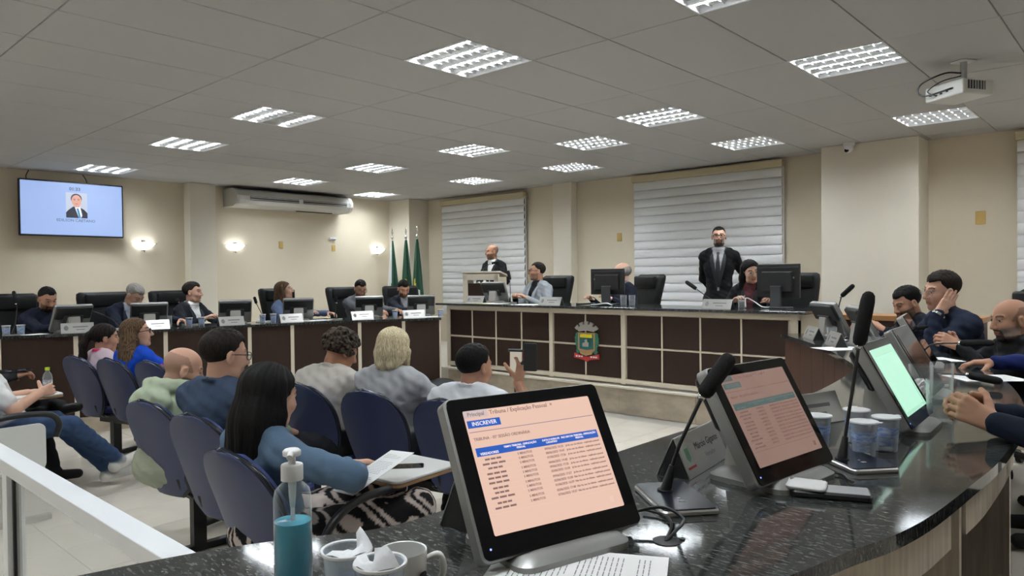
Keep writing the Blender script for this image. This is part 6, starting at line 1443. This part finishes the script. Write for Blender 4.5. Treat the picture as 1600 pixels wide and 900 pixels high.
def zebra(V, Cc, cx, cy, cz, pants):
    m = np.abs(Cc[:, :3]-np.array(pants)).sum(1) < 0.05
    f = np.sin(V[:, 0]*120+V[:, 2]*85+3.0*np.sin(V[:, 1]*38+V[:, 2]*20)+2.1*np.sin(V[:, 0]*52-V[:, 1]*33))
    Cc[m & (f > 0.1), :3] = (0.50, 0.43, 0.39); Cc[m & (f <= 0.1), :3] = (0.010, 0.009, 0.010)
person('woman with long straight black hair in a blue cardigan and zebra skirt', (-2.55, 1.41, 1.03), 0, 8, 0.0, 0.43, -4, top=(0.088, 0.14, 0.21), pants=(0.25, 0.22, 0.2), skin='light', hair=('long', 'black', 0.47), female=True, width=1.15, pitch=10, hs=1.05, pattern=zebra, rh=(-2.34, 1.66, 0.73), elbow_r=(1.0, 0.25, -0.15), lh=(-2.55, 1.75, 0.70), knees=((-2.52, 1.96, 0.57), (-2.22, 1.86, 0.57)), vox=0.007, hvox=0.005)
person('person with short curly dark hair in an off-white jacket leaning forward', (-3.78, 2.57, 1.03), 12, -8, 0.0, 0.43, 14, top=(0.50, 0.475, 0.43), collar=(0.50, 0.475, 0.43), skin='mid', hair=('curly', 'curl'), pitch=24, width=1.12, lh=(-3.95, 3.0, 0.62), rh=(-3.6, 3.05, 0.62), **AUD)
person('woman with a short blond bob in a light grey sweater over a black collar', (-3.37, 2.66, 1.062), 16, 20, 0.0, 0.43, 2, top=(0.36, 0.37, 0.385), collar=(0.01, 0.01, 0.012), skin='light', hair=('bob', 'blond'), female=True, width=1.18, pitch=8, lh=(-3.55, 3.15, 0.62), rh=(-3.1, 3.15, 0.62), **AUD)
person('man with cropped black hair in a white polo shirt filming with a phone', (-2.82, 2.78, 0.985), 14, -2, 0.0, 0.43, 6, top=(0.66, 0.68, 0.72), collar=(0.70, 0.72, 0.76), sleeve='short', skin='tan', hair=('short', 'black'), pitch=6, width=1.12, rh=(-2.72, 3.02, 0.88), rhd=(0.05, 0.25, 0.95), palm_r=(-0.9, 0.0, 0.1), elbow_r=(0.7, -0.3, -0.8), lh=(-3.0, 3.2, 0.66), curl=(0.5, 0.7), **AUD)
person('person in a white T-shirt and blue jeans with white shoes and crossed ankles', (-5.72, 1.09, 1.07), 4, 0, 0.0, 0.43, -27, top=(0.68, 0.68, 0.68), pants=(0.030, 0.055, 0.115), shoe=(0.60, 0.59, 0.56), sleeve='short', skin='light', hair=('short', 'dark'), rh=(-5.55, 1.42, 0.745), elbow_r=(0.8, -0.1, -0.8), rhd=(-0.55, 0.75, 0.1), palm_r=(-0.5, -0.3, -0.2), lh=(-5.95, 1.45, 0.70), knees=((-5.85, 1.58, 0.50), (-5.55, 1.60, 0.50)), feet=((-5.72, 1.90, 0.10, 0.10, 0.97, 0.16), (-5.62, 1.92, 0.19, -0.25, 0.9, 0.30)), vox=0.009, hvox=0.005)
person('person in black trousers with one shoe sole turned up, cut by the left edge', (-6.32, 0.98, 1.17), 4, 0, 0.0, 0.43, -6, top=(0.012, 0.012, 0.014), pants=(0.009, 0.009, 0.010), shoe=(0.012, 0.012, 0.013), skin='tan', hair=('short', 'dark'), lh=(-6.38, 1.42, 0.80), rh=(-6.2, 1.42, 0.80), knees=((-6.30, 1.56, 0.60), (-6.12, 1.55, 0.50)), feet=((-6.08, 1.68, 0.56, 0.75, 0.55, 0.25), (-6.02, 1.62, 0.10, 0.15, 0.98, 0.0)), vox=0.011, hvox=0.006)
# things held or lying near the audience
t = thing('phone_gimbal', 'phone on a black handheld gimbal held by the man in the white polo', 'phone', (-2.715, 3.02, 0.93), rad(20))
b = BM(); slab(b, 0.078, 0.155, 0.012, 0.008, frame_mat((0.075, 0.0, 0.10), (1, 0, 0), (0, 0.05, 1)), ch=0.002); obj('camera_light_panel', b, blackp_m, t)
b = BM(); slab(b, 0.075, 0.150, 0.010, 0.010, frame_mat((-0.02, 0.02, 0.06), (1, 0.2, 0), (0, 0.05, 1)), ch=0.002); obj('phone_body', b, mat('red_case', (0.30, 0.015, 0.02), 0.4), t)
b = BM(); slab(b, 0.068, 0.130, 0.001, 0.004, frame_mat((-0.018, 0.0085, 0.068), (1, 0.2, 0), (0, 0.05, 1))); obj('phone_screen', b, emi('live_view', (0.45, 0.42, 0.34), 0.8), t)
b = BM(); tube(b, [(-0.01, 0.0, -0.10), (-0.01, 0.0, -0.02)], 0.016, 10); tube(b, [(-0.06, 0.0, 0.135), (0.09, 0.0, 0.135)], 0.008, 8); tube(b, [(0.02, 0.0, 0.06), (0.06, 0.0, 0.10)], 0.010, 8); obj('gimbal_handle', b, blackp_m, t)
t = phone(-2.375, 1.925, 0.6835, rad(-42), 'black phone lying on the writing tablet beside the zebra skirt'); 
t = sheet(-2.24, 1.66, 0.745, rad(-10), 'printed paper resting on the lap of the woman in the zebra skirt', 0.20, 0.28); t.rotation_euler = (rad(24), rad(-8), rad(-12))
phone(-6.22, 1.46, 0.83, rad(10), 'dark phone in the hands of the person in black trousers')
t = thing('dark_lump', 'black bag lying on the floor at the right end of the left bench', 'bag', (-6.42, 5.72, 0.0), rad(60))  # flattened black shape with a curved band, added at the bench foot
b = BM(); bmesh.ops.create_icosphere(b, subdivisions=4, radius=0.5); r = random.Random(4)
for v in b.verts: v.co = Vector((v.co.x*0.62, v.co.y*0.30, max(v.co.z, -0.30)*0.34+0.102+0.02*math.sin(9*v.co.x+7*v.co.y)*(1 if v.co.z > 0 else 0)))
obj('lump_body', b, leather_m, t, smooth=True)
b = BM(); tube(b, catmull([(-0.20, 0, 0.12), (-0.12, 0.02, 0.19), (0.05, 0.03, 0.20), (0.16, 0, 0.13)], 6), 0.012, 8); obj('lump_arc', b, leather_m, t, smooth=True)
